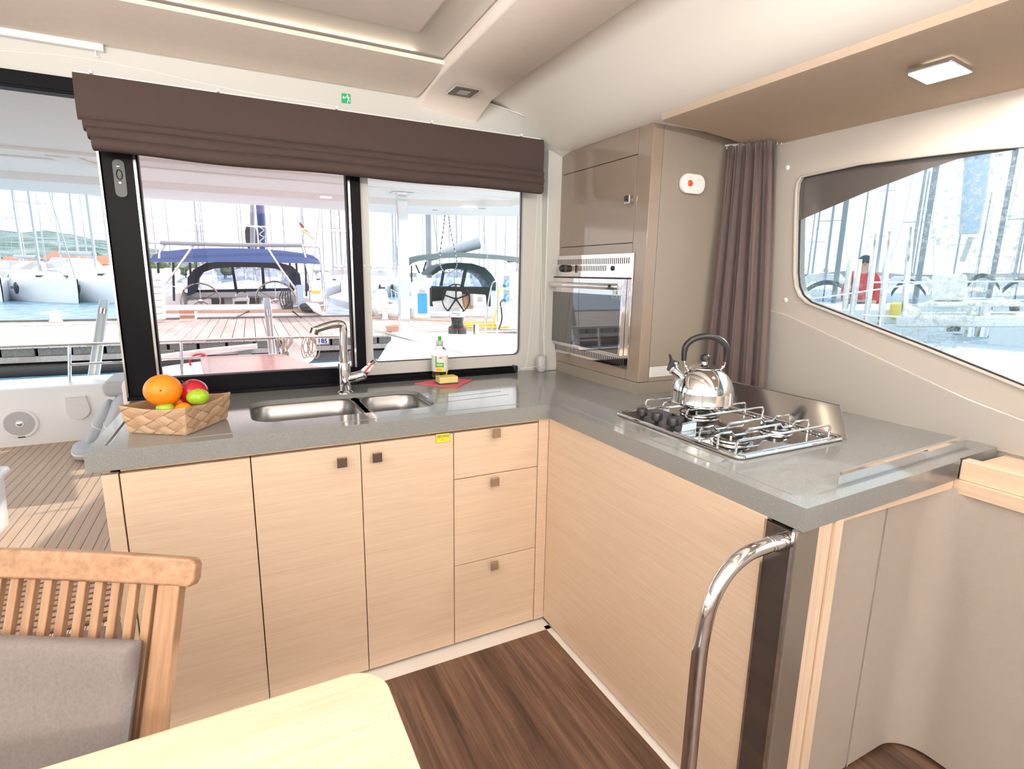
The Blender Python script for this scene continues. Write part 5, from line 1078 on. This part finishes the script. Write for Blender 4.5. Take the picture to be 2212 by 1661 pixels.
for pts in (((420,527),(395,562),(370,596),(350,620)),((575,531),(600,570),(625,605),(640,626)),((357,527),(346,545),(344,558)),((653,533),(657,546),(660,556)),((700,660),(660,660),(620,662),(606,655),(604,640)),((660,570),(668,600),(676,630))): T(pts,20.5,.035)
obj('stern_arch',b,'chrome',yb)
obj('solar_rail',B().tube([atY(346,524,20.45),atY(500,529,20.45),atY(652,530,20.45)],.065,8),'mast_alu',yb)
# mast, furled sail, radar block
obj('mast',B().tube([atY(546,575,26),atY(544,300,26)],.10,12),'mast_alu',yb)
b=B(); b.tube([atY(569,575,25.6),atY(564,480,25.6),atY(558,400,25.6),atY(552,250,25.6)],[.09,.15,.16,.12],12); obj('furled_sail',b,'navy_canvas',yb)
b=B()
for k in range(5): b.tube([atY(560+(k%2)*10,490+8*k,25.4),atY(571-(k%2)*10,497+8*k,25.4)],.022,5)
obj('sail_lashing',b,'rope_white',yb)
b=B(); b.ell(atY(543,513,26.2),(.24,.18,.52),None,16,10,.7); obj('boom_end',b,'rubber',yb)
# items on the stern
obj('outboard_bracket',plate([(640,616),(657,615),(655,640),(655,668),(645,669),(642,640)],20.3,.2),'davit_blue',yb,bevel=.02)
lb=obj('liferaft_case',plate([(670,630),(697,629),(698,652),(671,652)],20.3,.4),'white_gel',yb,bevel=.05); obj('yellow_strap',plate([(671,628),(694,628),(690,633),(676,633)],20.25,.45),'rope_yellow',lb)
b=B()
for k in range(5): b.tube(catmull([atY(610+4*k,625,20.4),atY(604+6*k,645,20.4),atY(612+5*k,668,20.4),atY(620+3*k,650,20.4)],4),.02,5)
obj('mooring_coil',b,'cable_black',yb)
b=B(); b.ell(atY(668,668,20.2),(.28,.2,.10),None,14,8); b.ell(atY(660,662,20.2),(.2,.2,.12),None,14,8); obj('dark_bag',b,'fender_black',yb)
obj('tender_hull',plate([(660,654),(690,656),(700,686),(676,672)],20.0,.5),'white_gel',yb,bevel=.05)
for pts,l in ((((557,682),(520,700),(480,712)),'dark mooring line angling left onto the dock'),(((640,672),(655,690),(665,700)),'dark mooring line angling right onto the dock')):
    pass
obj('mooring_line',B().tube([atY(538,672,20.3),atY(505,688,19.6)],.02,5),'cable_black',yb); obj('mooring_line',B().tube([atY(632,672,20.3),atY(655,690,19.6)],.02,5),'cable_black',yb)
obj('name_plate',plate([(498,686),(513,686),(513,688.5),(498,688.5)],20.17,.02),'ink',yb)
# flag
fl=thing('flag','black, red and gold striped flag flying above the blue bimini','flag',atY(690,600,22)); fq=[(643,476),(650,487),(661,498),(670,505),(679,515)]; 
b=B(); b.grid([[atY(x,y,22+.1*k) for k,(x,y) in enumerate(fq)],[atY(x+2,y+8,22+.1*k) for k,(x,y) in enumerate(((644,476),(652,488),(660,496),(668,503),(672,505)))]]); 
def stripe(p0,p1,mat,nm):
    b=B(); b.grid([[atY(x,y,22+.08*math.sin(k)) for k,(x,y) in enumerate(p)] for p in (p0,p1)]); o=obj(nm,b,mat,fl); s=o.modifiers.new('s','SOLIDIFY'); s.thickness=.01
stripe([(642.5,476),(648,480),(654,486),(659,494)],[(645,484.5),(650,487.5),(655,492),(660,497)],'flag_black','black_stripe')
stripe([(645,484.5),(652,488),(660,496),(670,504)],[(648,493),(656,496),(664,501),(671,505)],'flag_red','red_stripe')
stripe([(648,493),(656,497),(664,503),(676,511)],[(653,500),(660,504),(668,510),(679,519)],'flag_gold','gold_stripe')
b=B(); b.tube([atY(640,465,22),atY(651,500,22),atY(664,560,22)],.02,6); obj('flag_line',b,'cap_grey',fl)
# ================================================================ GREY CANOPY YACHT
Y2=19
yg=thing('sailing_yacht','yacht with grey-green bimini and dark sprayhood behind the blue-door pedestal','sailboat',atZ(1000,690,WZ))
obj('hull',plate([(800,664),(838,650),(880,668),(960,672),(1130,680),(1130,692),(870,692),(820,690)],19.2,9),'white_hull',yg,bevel=.05)
obj('toe_rail',B().tube(catmull([atY(x,y,19.1) for x,y in ((835,650),(860,662),(894,670))],4),.03,6),'dock_wood',yg)
topg=[(884,575),(892,562),(905,555),(930,549),(960,546),(1000,545),(1040,548),(1080,551),(1110,554),(1128,557),(1134,566)]
botg=[(887,574),(896,568),(910,564),(932,560),(960,558),(1000,556),(1040,559),(1080,561),(1108,566),(1124,572),(1131,578)]
b=B(); R1=lerp_rows(topg,botg,18.6,.5,4); b.grid(R1); b.grid([R1[0],[Vector((p.x,p.y+1.5,p.z)) for p in R1[0]]]); obj('bimini',b,'grey_canvas',yg,ang=60)
ao=[(930,590),(945,576),(965,569),(990,567),(1020,569),(1048,578),(1062,592),(1078,618),(1082,628),(1072,628)]; ai=[(935,595),(950,585),(970,581),(995,580),(1020,583),(1045,593),(1060,607),(1068,622)]
b=B(); b.prism([atY(x,y,20.5) for x,y in ao]+[atY(x,y,20.5) for x,y in ai[::-1]],(0,1.2,0)); 
sg=obj('sprayhood',b,'grey_canvas',yg); b=B()
for pts in (((957,582),(962,582),(956,618),(950,618)),((1003,581),(1010,581),(1002,620),(995,620)),((932,618),(1072,620),(1072,626),(932,624))): plate(pts,20.6,.06,b)
obj('sprayhood_frame',b,'grey_canvas',sg,smooth=False)
for pts in (((936,598),(957,584),(950,618),(934,618)),((962,583),(1003,582),(996,618),(956,618)),((1010,583),(1044,594),(1064,612),(1068,620),(1002,620))): obj('clear_panel',plate(pts,20.9,.02),'vinyl',sg,smooth=False)
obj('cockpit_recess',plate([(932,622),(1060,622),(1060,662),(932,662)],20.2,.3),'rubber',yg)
c=atY(985,646,19.3); r=atY(1014,646,19.3).x-c.x; b=B(); b.tube([c+Vector((r*math.cos(a),0,r*math.sin(a))) for a in [2*PI*k/40 for k in range(40)]],.022,8,closed=True); wg=obj('steering_wheel',b,'rubber',yg); b=B()
for k in range(5): a=PI/2+k*2*PI/5; b.tube([c,c+Vector((r*math.cos(a),0,r*math.sin(a)))],.03,6)
b.ell(c,(.08,.04,.08),None,12,8); obj('spokes',b,'rubber',wg)
obj('helm_pedestal',plate([(972,628),(998,630),(1002,666),(960,668)],19.5,.4),'white_gel',yg,bevel=.04); obj('cockpit_bench',plate([(940,652),(975,648),(1000,672),(945,676)],19.6,.4),'white_gel',yg,bevel=.05)
obj('wood_panel',plate([(1001,636),(1024,638),(1022,668),(1006,668)],19.4,.2),'teak_z',yg); lc=obj('liferaft_case',plate([(1022,635),(1050,637),(1052,663),(1024,662)],19.0,.35),'white_gel',yg,bevel=.04)
obj('case_label',plate([(1032,641),(1043,641),(1043,652),(1032,652)],18.98,.02),'cap_grey',lc)
b=B()
for pts in (((889,574),(889,600),(893,640),(897,655)),((898,572),(906,590)),((920,566),(915,585)),((1130,575),(1110,600),(1082,628))): b.tube([atY(x,y,19) for x,y in pts],.025,6)
obj('bimini_frame',b,'rubber',yg)
bm_=B(); bm_.tube([atY(923,560,20.2),atY(960,547,20.2),atY(1033,525,20.2)],[.10,.17,.23],14); obj('boom',bm_,'mast_white',yg,label='white boom with flat end')
obj('mast',B().tube([atY(927,600,22),atY(924,300,22)],.13,12),'mast_alu',yg); 
for px,py in ((824,652),): b=B(); b.ell(atY(px,py,18.9),(.24,.2,.44),None,16,12,.8); obj('fender',b,'white_gel',yg)
b=B(); b.ell(atY(851,672,18.9),(.3,.2,.26),None,16,12,.9); obj('fender',b,'white_gel',yg)
b=B()
for k in range(5): b.tube([atY(845+9*k,625+6*k,19.0),atY(848+9*k,655+4*k,19.0)],.012,5)
b.tube([atY(845,625,19),atY(886,650,19)],.01,5); obj('stanchions',b,'chrome',yg)
# ================================================================ GENERIC MARINA SAILBOATS
def sailboat(name,label,seed,hood='grey_canvas',group=None,rich=True,L=11,beam=3.5,mh=14.5,cat='sailboat'):
    t=thing(name,label,cat,(0,0,0),group=group); b=B(); rows=[]
    for k in range(11):
        f=k/10; y=-L/2+L*f; w=beam/2*(math.sin(min(1,f*1.35)*PI/2)**.8)*(1-.18*max(0,f-.6)); w=max(w,.03); dz=1.45-.35*f; yy=y-(.0 if f>.1 else .25*(1-f*10))
        rows.append([(-w,yy,dz),(-w*.97,yy+.02,dz*.5),(-w*.75,yy+.15*(1-f),-.1),(w*.75,yy+.15*(1-f),-.1),(w*.97,yy+.02,dz*.5),(w,yy,dz)])
    b.grid(rows); b.grid([[r[0],r[-1]] for r in rows]); b.poly(rows[-1]); obj('hull',b,'white_hull',t,local=True,ang=40)
    b=B(); rows=[]
    for f,w,h in ((.22,.3,1.38),(.3,.75,1.75),(.5,1.1,1.9),(.72,1.2,1.9),(.75,1.2,1.2)):
        y=-L/2+L*f; rows.append([(-w*1.1,y,1.25),(-w,y,h-.1),(-w*.7,y,h),(w*.7,y,h),(w,y,h-.1),(w*1.1,y,1.25)])
    b.grid(rows); b.poly(rows[0]); cb=obj('cabin',b,'white_gel',t,local=True,ang=40)
    b=B(); b.box((-.95,-L/2+L*.36,1.52),(-.4,-L/2+L*.36+.8,1.72)); b.box((.4,-L/2+L*.36,1.52),(.95,-L/2+L*.36+.8,1.72))
    if rich: 
        for s in (-1,1):
            obj('hull_window',B().box((s*beam*.47-.05,-1.9,.78),(s*beam*.47+.05,-.9,.93)),'boat_glass',cb,local=True)
            obj('cabin_window',B().box((s*.5-.38,-L/2+L*.275,1.5),(s*.5+.38,-L/2+L*.28,1.62)),'boat_glass',cb,local=True)
    b=B(); rows=[]
    for y,w,h in ((.8,1.25,1.9),(1.3,1.3,2.45),(2.0,1.35,2.5)): rows.append([(-w,y,1.4),(-w,y,h-.35),(-w*.75,y,h),(w*.75,y,h),(w,y,h-.35),(w,y,1.4)])
    b.grid(rows); obj('sprayhood',b,hood,t,local=True)
    b=B(); b.tube([(0,-.6,1.7),(0,-.6,mh)],.085,8); ms=obj('mast',b,'mast_white',t,local=True)
    obj('spreader',B().tube([(-.8,-.6,mh*.42),(.8,-.6,mh*.42)],.03,5),'mast_white',ms,local=True); obj('spreader',B().tube([(-.6,-.6,mh*.70),(.6,-.6,mh*.70)],.025,5),'mast_white',ms,local=True)
    b=B(); b.tube([(0,-L/2-.1,1.4),(0,-.6,mh*.97)],.035,5); b.tube([(0,L/2,1.2),(0,-.6,mh)],.014,4)
    for s in (-1,1): b.tube([(s*beam*.45,-.5,1.2),(s*.8,-.6,mh*.42),(s*.6,-.6,mh*.70),(0,-.6,mh*.96)],.016,4)
    obj('rigging',b,'mast_alu',ms,local=True)
    b=B(); b.tube([(0,-.55,2.7),(0,3.2,2.8)],[.16,.13],8); obj('boom',b,'mast_white',t,local=True)
    if rich:
        for s in (-1,1):
            for y in (-2.2,.2): obj('fender',B().ell((s*(beam*.52),y,.85),(.13,.13,.36),None,10,8),'fender_black',t,local=True)
        b=B()
        for s in (-1,1):
            P=[(s*.1,-L/2-.2,2.0),(s*.9,-3.9,1.95),(s*beam*.47,-1.5,1.9),(s*beam*.48,2,1.8),(s*beam*.45,4.6,1.8)]; b.tube(P,.012,5)
            for p in P[1:]: b.tube([p,(p[0],p[1],p[2]-.6)],.012,5)
        obj('lifelines',b,'chrome',t,local=True)
    return t
def put(t,px,py,rz=0,s=1): p=atZ(px,py,WZ); t.location=p; t.rotation_euler=(0,0,rz); t.scale=(s,s,s); return p
def look(px): d=ray(px,600); return math.atan2(-d.x,d.y)   # rz so that bow faces viewer
A=sailboat('sailboat','white sailboat with black fenders moored bow-on across the water at left',1,'cap_grey'); put(A,88,648,look(88)+.32)
A2=copy_tree(A,label='white sailboat cut by the left picture edge across the water'); put(A2,-20,644,look(-20)+.1)
A3=copy_tree(A,label='broad white sailboat beside the black window stile across the water'); put(A3,205,649,look(205)+.45,1.1)
A4=copy_tree(A,label='white sailboat between the blue-canopy yacht and the window mullion'); put(A4,728,640,look(728)-.35,.95)
A5=copy_tree(A,label='white sailboat left of the steel post through the right pane'); put(A5,808,640,look(808)-.5,.95)
Fb=sailboat('sailboat','distant white sailboat in the crowded berths beyond the fairway',2,'hood_white',rich=False,group='distant sailboats in the marina'); 
rnd=random.Random(11); k=0
def az(px): d=ray(px,600); return math.atan2(d.x,d.y)
for D_,p0,p1 in ((57,-60,1180),(75,-80,1180),(93,-60,1180),(113,-60,1180),(48,1690,2330),(66,1690,2330),(84,1690,2330)):
    a0,a1=az(p0),az(p1); n_=int((a1-a0)*D_/5.4)
    for i in range(n_):
        a=a0+(a1-a0)*(i+.5+rnd.uniform(-.06,.06))/n_; dd=D_+rnd.uniform(-1.2,1.2)
        t=Fb if k==0 else copy_tree(Fb); t.location=(dd*math.sin(a),dd*math.cos(a),WZ); t.rotation_euler=(0,0,-a+rnd.uniform(-.05,.05)); sc9=rnd.uniform(.82,1.06); t.scale=(sc9,)*3; k+=1
# ================================================================ HILLS, HOUSES, TREES
def landform(name,prof,D0,D1,mat,label):
    b=B(); rows=[]; rnd=random.Random(3)
    for j in range(9):
        f=j/8; r=[]
        for px,py in prof:
            base=atD(px,CY,1); hz=581.5+px*.0145; d=D0+(D1-D0)*f; h0=(hz-py)*(f**.8); p=atD(px,hz,d); top=atD(px,py,D1).z
            r.append((p.x,p.y,WZ-1+(top-WZ)*(f**.75)*(1+.04*math.sin(px*.05+j))))
        rows.append(r)
    b.grid(rows); o=obj(name,b,mat,ang=180); o['kind']='structure'; return o
prof=[(-700,470),(-300,480),(-100,492),(0,496),(60,497),(110,498),(160,503),(210,513),(250,521),(300,529),(345,536),(400,548),(470,560),(560,572),(650,580),(740,584),(900,588),(1100,592),(1300,590),(1500,594),(1620,592),(1720,590),(1800,588),(1900,590),(2000,592),(2100,590),(2212,587),(2400,580)]
landform('hills',prof,260,700,'hill','')
prof2=[(1500,600),(1640,596),(1720,585),(1790,578),(1830,572),(1880,578),(1950,580),(2050,588),(2080,575),(2130,584),(2212,578),(2400,575)]
landform('tree_ridge',prof2,90,140,'grey_canvas','')
t_=random.Random(8)
TR=thing('shore_tree','dense green tree on the far shore behind the masts','tree',(0,0,0),group='green trees along the far shore')
b=B()
for k in range(9): b.ell((t_.uniform(-2.6,2.6),t_.uniform(-1.5,1.5),t_.uniform(2.2,6.2)),(t_.uniform(1.4,2.4),)*2+(t_.uniform(1.3,2.0),),None,10,7)
for v in b.bm.verts: v.co+=Vector((t_.uniform(-.3,.3),t_.uniform(-.3,.3),t_.uniform(-.3,.3)))
obj('crown',b,'foliage',TR,local=True,ang=180); obj('trunk',B().tube([(0,0,-1),(0,0,3)],.3,8),'stem_brown',TR,local=True)
k=0
for D_,st in ((165,0),(184,4),(205,9)):
    for i in range(13):
        a=az(-60)+(4.4*i+st*.4)/D_
        t=TR if k==0 else copy_tree(TR); t.location=(D_*math.sin(a),D_*math.cos(a),-.6); sv=t_.uniform(.42,.62); t.scale=(sv,sv,sv*t_.uniform(.8,1.3)); t.rotation_euler=(0,0,t_.uniform(0,6)); k+=1
def house(px,D_,w,h,label):
    p=atD(px,590,D_); t=thing('house',label,'house',(p.x,p.y,-.7)); x,y=p.x,p.y
    obj('walls',B().box((x-w/2,y,-.7),(x+w/2,y+6,h)),'house_wall',t); b=B(); b.prism([(x-w/2-.5,y-.5,h),(x+w/2+.5,y-.5,h),(x+w/2-1,y+3,h+1.8),(x-w/2+1,y+3,h+1.8)],(0,.3,0)); b.prism([(x-w/2-.5,y-.5,h-.2),(x+w/2+.5,y-.5,h-.2),(x+w/2+.5,y-.5,h),(x-w/2-.5,y-.5,h)],(0,7,0)); obj('roof',b,'roof_tile',t)
    b=B()
    for i in range(4): b.box((x-w/2+w*(i+.3)/4,y-.05,h-2),(x-w/2+w*(i+.6)/4,y,h-.8))
    obj('windows',b,'boat_glass',t)
house(38,140,6,1.6,'low orange-roofed house on the far shore at the left edge'); house(222,142,12,2.2,'long orange-roofed building on the far shore beside the black stile'); house(150,150,8,3,'pale house with tiled roof among the trees across the water')
# ================================================================ THROUGH THE SIDE WINDOW
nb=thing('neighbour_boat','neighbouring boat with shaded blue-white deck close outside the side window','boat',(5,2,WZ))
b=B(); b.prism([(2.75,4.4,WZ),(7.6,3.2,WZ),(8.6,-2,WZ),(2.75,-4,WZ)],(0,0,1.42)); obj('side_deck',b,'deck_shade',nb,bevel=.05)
b=B(); P=[atD(1990,690,7.5),atD(2280,700,7.5)]; 
def rbox(px0,px1,py0,py1,Dd,th,name,mat,par,bev=.02):
    a=atD(px0,py0,Dd); c_=atD(px1,py0,Dd); e_=atD(px1,py1,Dd); g=atD(px0,py1,Dd); dd=ray((px0+px1)/2,600); dd=Vector((dd.x,dd.y,0)).normalized()*th; b=B(); b.prism([a,c_,e_,g],dd); return obj(name,b,mat,par,bevel=bev)
rbox(1935,2290,683,707,8.2,1.2,'cabin_side','white_gel',nb); rbox(1700,1990,668,700,8.6,2.0,'fore_deck','white_gel',nb); rbox(2044,2075,705,716,8.0,.1,'porthole','boat_glass',nb,0)
rbox(2012,2090,592,650,8.8,.5,'instrument_pod','white_gel',nb,.05); rbox(1995,2212,652,664,8.6,.7,'cockpit_table','white_gel',nb,.03); rbox(2180,2203,662,672,8.6,.3,'table_fitting','rubber',nb,.01)
def pole(p0,p1,Dd,r,name,mat,par): return obj(name,B().tube([atD(*p0,Dd),atD(*p1,Dd)],r,10),mat,par)
for a,c_,r in (((2104,662),(2092,727),.055),((2131,662),(2119,727),.055)): pole(a,c_,8.3,r,'table_leg','chrome',nb)
for a,c_ in (((1892,505),(1868,722)),((1922,500),(1900,712)),((1968,490),(1952,684)),((1856,560),(1838,700)),((1836,560),(1825,668))): pole(a,c_,6.6,.028,'stanchion','chrome',nb)
for a,c_ in (((1725,650),(2000,610)),((1880,610),(2300,607)),((1860,680),(2300,700))): pole(a,c_,6.5,.008,'guard_wire','chrome',nb)
pm=thing('reflection_pole','thick blue pole shape standing in for a reflection in the side window','pole',atD(2090,560,9)); obj('cover',B().tube([atD(2112,330,9),atD(2103,430,9),atD(2092,505,9)],[.125,.12,.10],12),'davit_blue',pm); obj('pole_tail',B().tube([atD(2098,512,9),atD(2078,565,9)],.03,6),'cap_grey',pm)  # added pole shape standing in for a blue reflection in the pane
for px0,px1,py0,py1,Dd,lab in ((1732,1842,607,662,24,'yacht with green-grey sprayhood low at the left of the side window'),(2085,2160,592,650,29,'yacht with green-grey canopy in the middle of the side window'),(2165,2290,598,655,20,'yacht with dark canopy at the right edge of the side window'),(1925,2000,604,664,24,'yacht with dark cover behind the tall stainless stanchions')):
    base=atD((px0+px1)/2,py1,Dd); t=thing('moored_yacht',lab,'sailboat',(base.x,base.y,WZ)); dd=ray((px0+px1)/2,600); dv=Vector((dd.x,dd.y,0)).normalized()
    n_=10; top=[(px0+(px1-px0)*k/n_,py1-10-(py1-py0-8)*math.sin(PI*(.08+.84*k/n_))**.6) for k in range(n_+1)]
    b=B(); b.grid([[atD(x,y,Dd) for x,y in top],[atD(x,y+2,Dd)+dv*1.6 for x,y in top]]); b.grid([[atD(x,y,Dd) for x,y in top],[atD(x,min(y+10,py1),Dd) for x,y in top]]); obj('canopy',b,'grey_canvas',t)
    a=atD(px0-15,py1-4,Dd); c_=atD(px1+15,py1-4,Dd); b=B(); b.prism([a,c_,Vector((c_.x,c_.y,WZ)),Vector((a.x,a.y,WZ))],dv*3); obj('hull',b,'white_hull',t,bevel=.05)
    m0=atD((px0+px1)/2+12,py1,Dd+2); obj('mast',B().tube([m0,m0+Vector((0,0,13))],.10,8),'mast_alu',t)
    w0=atD((px0+px1)/2,py1-8,Dd-.1); obj('window',B().prism([atD(px0+25,py1-18,Dd-.05),atD(px1-25,py1-18,Dd-.05),atD(px1-22,py1-8,Dd-.05),atD(px0+22,py1-8,Dd-.05)],dv*.03),'vinyl',t)
# person in red on the pontoon
def skin_mesh(name,verts,edges,radii,mat,par,subd=2):
    me=bpy.data.meshes.new(name); o=bpy.data.objects.new(name,me); COL.objects.link(o); me.from_pydata(verts,edges,[]); me.materials.append(MATS[mat])
    m=o.modifiers.new('skin','SKIN'); 
    for i,r in enumerate(radii): me.skin_vertices[0].data[i].radius=(r if isinstance(r,tuple) else (r,r))
    me.skin_vertices[0].data[0].use_root=True; s=o.modifiers.new('s','SUBSURF'); s.levels=subd; s.render_levels=subd
    bpy.context.view_layer.update(); nm=bpy.data.meshes.new_from_object(o.evaluated_get(bpy.context.evaluated_depsgraph_get())); o.modifiers.clear(); o.data=nm; nm.name=name
    for p in nm.polygons: p.use_smooth=True
    o.parent=par; return o
head=atD(1871,553,11.2); feet_z=head.z-1.74
pe=thing('person','person in red jacket, dark trousers and dark cap standing outside the side window','person',(head.x,head.y,feet_z),rz=look(1871))
V=[(0,0,.96),(0,0,1.12),(0,0,1.30),(0,0,1.44),(0,-.01,1.50),(0,-.02,1.575),(0,-.02,1.65),(.17,0,1.42),(.24,-.02,1.16),(.20,-.18,.98),(.17,-.26,.93),(-.17,0,1.42),(-.25,-.02,1.16),(-.22,-.16,.96),(-.19,-.24,.91),(.10,0,.90),(.12,-.01,.50),(.12,.02,.10),(.13,-.10,.035),(-.10,0,.90),(-.12,-.01,.50),(-.12,.02,.10),(-.13,-.10,.035)]
for k,(dx,dz) in enumerate(((-.03,0),(-.015,-.03),(0,-.035),(.015,-.03))): V.append((.165+dx,-.30,.90+dz)); V.append((-.185+dx,-.28,.88+dz))
V+= [(.135,-.28,.935),(-.155,-.26,.915)]
E_=[(0,1),(1,2),(2,3),(3,4),(4,5),(5,6),(3,7),(7,8),(8,9),(9,10),(3,11),(11,12),(12,13),(13,14),(0,15),(15,16),(16,17),(17,18),(0,19),(19,20),(20,21),(21,22)]
for k in range(4): E_+=[(10,23+2*k),(14,24+2*k)]
E_+=[(10,31),(14,32)]
Rr=[(.15,.11),(.15,.11),(.15,.10),(.075,.06),.048,(.080,.095),(.086,.105),.065,.048,.038,.030,.065,.048,.038,.030,.095,.062,.042,.035,.095,.062,.042,.035]+[.009]*8+[.010]*2
skin_mesh('body',V,E_,Rr,'skin',pe)
V2=V[:4]+[V[7],V[8],V[9],V[11],V[12],V[13]]; skin_mesh('jacket',V2,[(0,1),(1,2),(2,3),(3,4),(4,5),(5,6),(3,7),(7,8),(8,9)],[(.18,.13),(.175,.13),(.175,.12),(.085,.07),.075,.062,.052,.075,.062,.052],'red_cloth',pe)
V3=[V[0],V[15],V[16],V[17],V[19],V[20],V[21]]; skin_mesh('trousers',V3,[(0,1),(1,2),(2,3),(0,4),(4,5),(5,6)],[(.165,.125),.11,.08,.065,.11,.08,.065],'dark_cloth',pe)
b=B(); b.ell((0,-.015,1.675),(.098,.115,.085),None,20,12); b.ell((0,-.12,1.665),(.07,.07,.012),None,14,8); obj('cap',b,'dark_cloth',pe,local=True)
b=B(); b.ell((0,-.118,1.63),(.012,.018,.02),None,8,6); b.ell((-.082,-.02,1.63),(.012,.02,.03),None,8,6); b.ell((.082,-.02,1.63),(.012,.02,.03),None,8,6); obj('face_features',b,'skin',pe,local=True)
b=B(); b.ell((-.03,-.105,1.655),(.010,.008,.007),None,8,6); b.ell((.03,-.105,1.655),(.010,.008,.007),None,8,6); b.ell((0,-.108,1.59),(.025,.006,.005),None,8,6); obj('eyes_and_mouth',b,'stem_brown',pe,local=True)
b=B(); base=Vector((head.x,head.y,0)); b.box((head.x-1.6,head.y-1.2,WZ),(head.x+1.8,head.y+.9,feet_z)); tag(obj('pontoon',b,'white_gel'),'pale pontoon under the person in red outside the side window','pontoon')
a=atD(1890,612,11.4); c_=atD(1915,612,11.4); b=B(); b.prism([a,c_,Vector((c_.x,c_.y,feet_z)),Vector((a.x,a.y,feet_z))],(.2,.25,0)); rc=obj('red_bag',b,'red_cloth',bevel=.05); tag(rc,'tall red sail bag standing right of the person in red','bag')
yb_=rbox(1922,1950,655,690,8.4,.3,'yellow_crate','rope_yellow',None,.03); tag(yb_,'small yellow crate low behind the stanchions in the side window','crate')
SKY=1.55; SUN=4.3; SUN_DIR=(-.90,-.10,-.40); EXPO=.50; FILL_LIGHT=255
LAMPS=[(L1.x,L1.y,1.90,4),(1.72,-.6,1.90,4),(.89,.9,2.09,4),(.89,-.8,2.09,7),(-1.2,.9,2.13,6)]  # first is the soffit spotlight, the others are unseen and added as fill
# ================================================================ CAMERA, LIGHT
cam=bpy.data.cameras.new('camera'); co=bpy.data.objects.new('camera',cam); COL.objects.link(co)
cam.sensor_width=36; cam.lens=36*F/2212; cam.clip_start=.02; cam.clip_end=3000
r0,r1,r2=RC[0],RC[1],RC[2]
co.matrix_world=Matrix(((r0[0],-r1[0],-r2[0],EYE.x),(r0[1],-r1[1],-r2[1],EYE.y),(r0[2],-r1[2],-r2[2],EYE.z),(0,0,0,1)))
sc.camera=co
w=bpy.data.worlds.new('world'); sc.world=w; w.use_nodes=True; nt=w.node_tree; nt.nodes.clear()
out=nt.nodes.new('ShaderNodeOutputWorld'); bg=nt.nodes.new('ShaderNodeBackground'); bg.inputs[1].default_value=SKY
tc=nt.nodes.new('ShaderNodeTexCoord'); sp=nt.nodes.new('ShaderNodeSeparateXYZ'); rp_=nt.nodes.new('ShaderNodeValToRGB')
nt.links.new(tc.outputs['Generated'],sp.inputs[0]); nt.links.new(sp.outputs[2],rp_.inputs[0]); nt.links.new(rp_.outputs[0],bg.inputs[0]); nt.links.new(bg.outputs[0],out.inputs[0])
e=rp_.color_ramp.elements; e[0].position=0; e[0].color=(1,.985,.97,1); e[1].position=.7; e[1].color=(.90,.95,1,1)
def light(kind,name,loc,energy,color,rot=None,**k):
    l=bpy.data.lights.new(name,kind); o=bpy.data.objects.new(name,l); COL.objects.link(o); o.location=loc; l.energy=energy; l.color=color
    if rot is not None: o.rotation_mode='QUATERNION'; o.rotation_quaternion=Vector(rot).to_track_quat('-Z','Y')
    for a,v in k.items(): setattr(l,a,v)
    return o
light('SUN','sun',(0,0,30),SUN,(1,.95,.87),SUN_DIR,angle=.012)
for n,(x,y,z,wd) in enumerate(LAMPS):
    light('AREA','ceiling_lamp',(x,y,z),wd,(1,.88,.76),(0,0,-1),size=.10,shape='SQUARE')
o=light('AREA','led_strip',(-.95,2.062,2.152),.7,(1,.80,.55),(0,-1,.12),shape='RECTANGLE'); o.data.size=3.2; o.data.size_y=.012
for n,(loc,d,w_,e_) in enumerate((((-.25,-2.78,1.93),(0,.30,.95),4.2,FILL_LIGHT),((-2.5,-.3,1.93),(.30,0,.95),4.6,FILL_LIGHT*.8))):  # unseen fill lights, added near ceiling height to brighten the cabin
    o=light('AREA','added_fill_light',loc,e_,(1,.93,.86),d,shape='RECTANGLE'); o.data.size=w_ if d[0]==0 else .06; o.data.size_y=.06 if d[0]==0 else w_
b=B(); b.box((-2.5,-2.9,1.86),(2.0,-2.70,1.875)); b.box((-2.5,-2.715,1.875),(2.0,-2.70,1.90)); struct('trim_11',b,'oak_x')  # trough added out of view to carry the front fill light
b=B(); b.box((-2.6,-2.7,1.86),(-2.42,2.2,1.875)); b.box((-2.435,-2.7,1.875),(-2.42,2.2,1.90)); struct('trim_12',b,'oak_y')  # matching trough added out of view on the left wall
sc.view_settings.view_transform='Standard'; sc.view_settings.look='None'; sc.view_settings.exposure=EXPO; sc.view_settings.gamma=1; sc.view_settings.use_curve_mapping=False
sc.cycles.use_denoising=True; sc.cycles.use_adaptive_sampling=True; sc.cycles.adaptive_threshold=.02; sc.cycles.max_bounces=10; sc.cycles.diffuse_bounces=5; sc.cycles.glossy_bounces=5; sc.cycles.transmission_bounces=8; sc.cycles.transparent_max_bounces=16
sc.cycles.caustics_reflective=False; sc.cycles.caustics_refractive=False; sc.cycles.sample_clamp_indirect=6

GROUPS={'base_cabinet':'oak base cabinets under the back worktop','ceiling_spotlight':'square ceiling spotlights','cushion':'cushions piled in the cockpit','davit':'davit arms on the stern','bollard':'mooring bollards on the dock edge','power_pedestal':'service pedestals on the dock','screw_cap':'screw caps on the side wall','lime':'limes in the basket','orange':'oranges in the basket','rope_coil':'ropes on the guard rail','sailboat':'white sailboats across the water','sailing_yacht':'large yachts moored behind the dock','moored_yacht':'yachts seen through the side window','house':'houses on the far shore','control_line':'thin lines under the hardtop','deck_line':'lines on the aft deck','power_cable':'shore power cables','ceiling_fitting':'round fittings on the hardtop edge'}
for o in COL.objects:
    if o.parent is None and 'group' not in o and o.get('label') and o.name.split('.')[0] in GROUPS: o['group']=GROUPS[o.name.split('.')[0]]
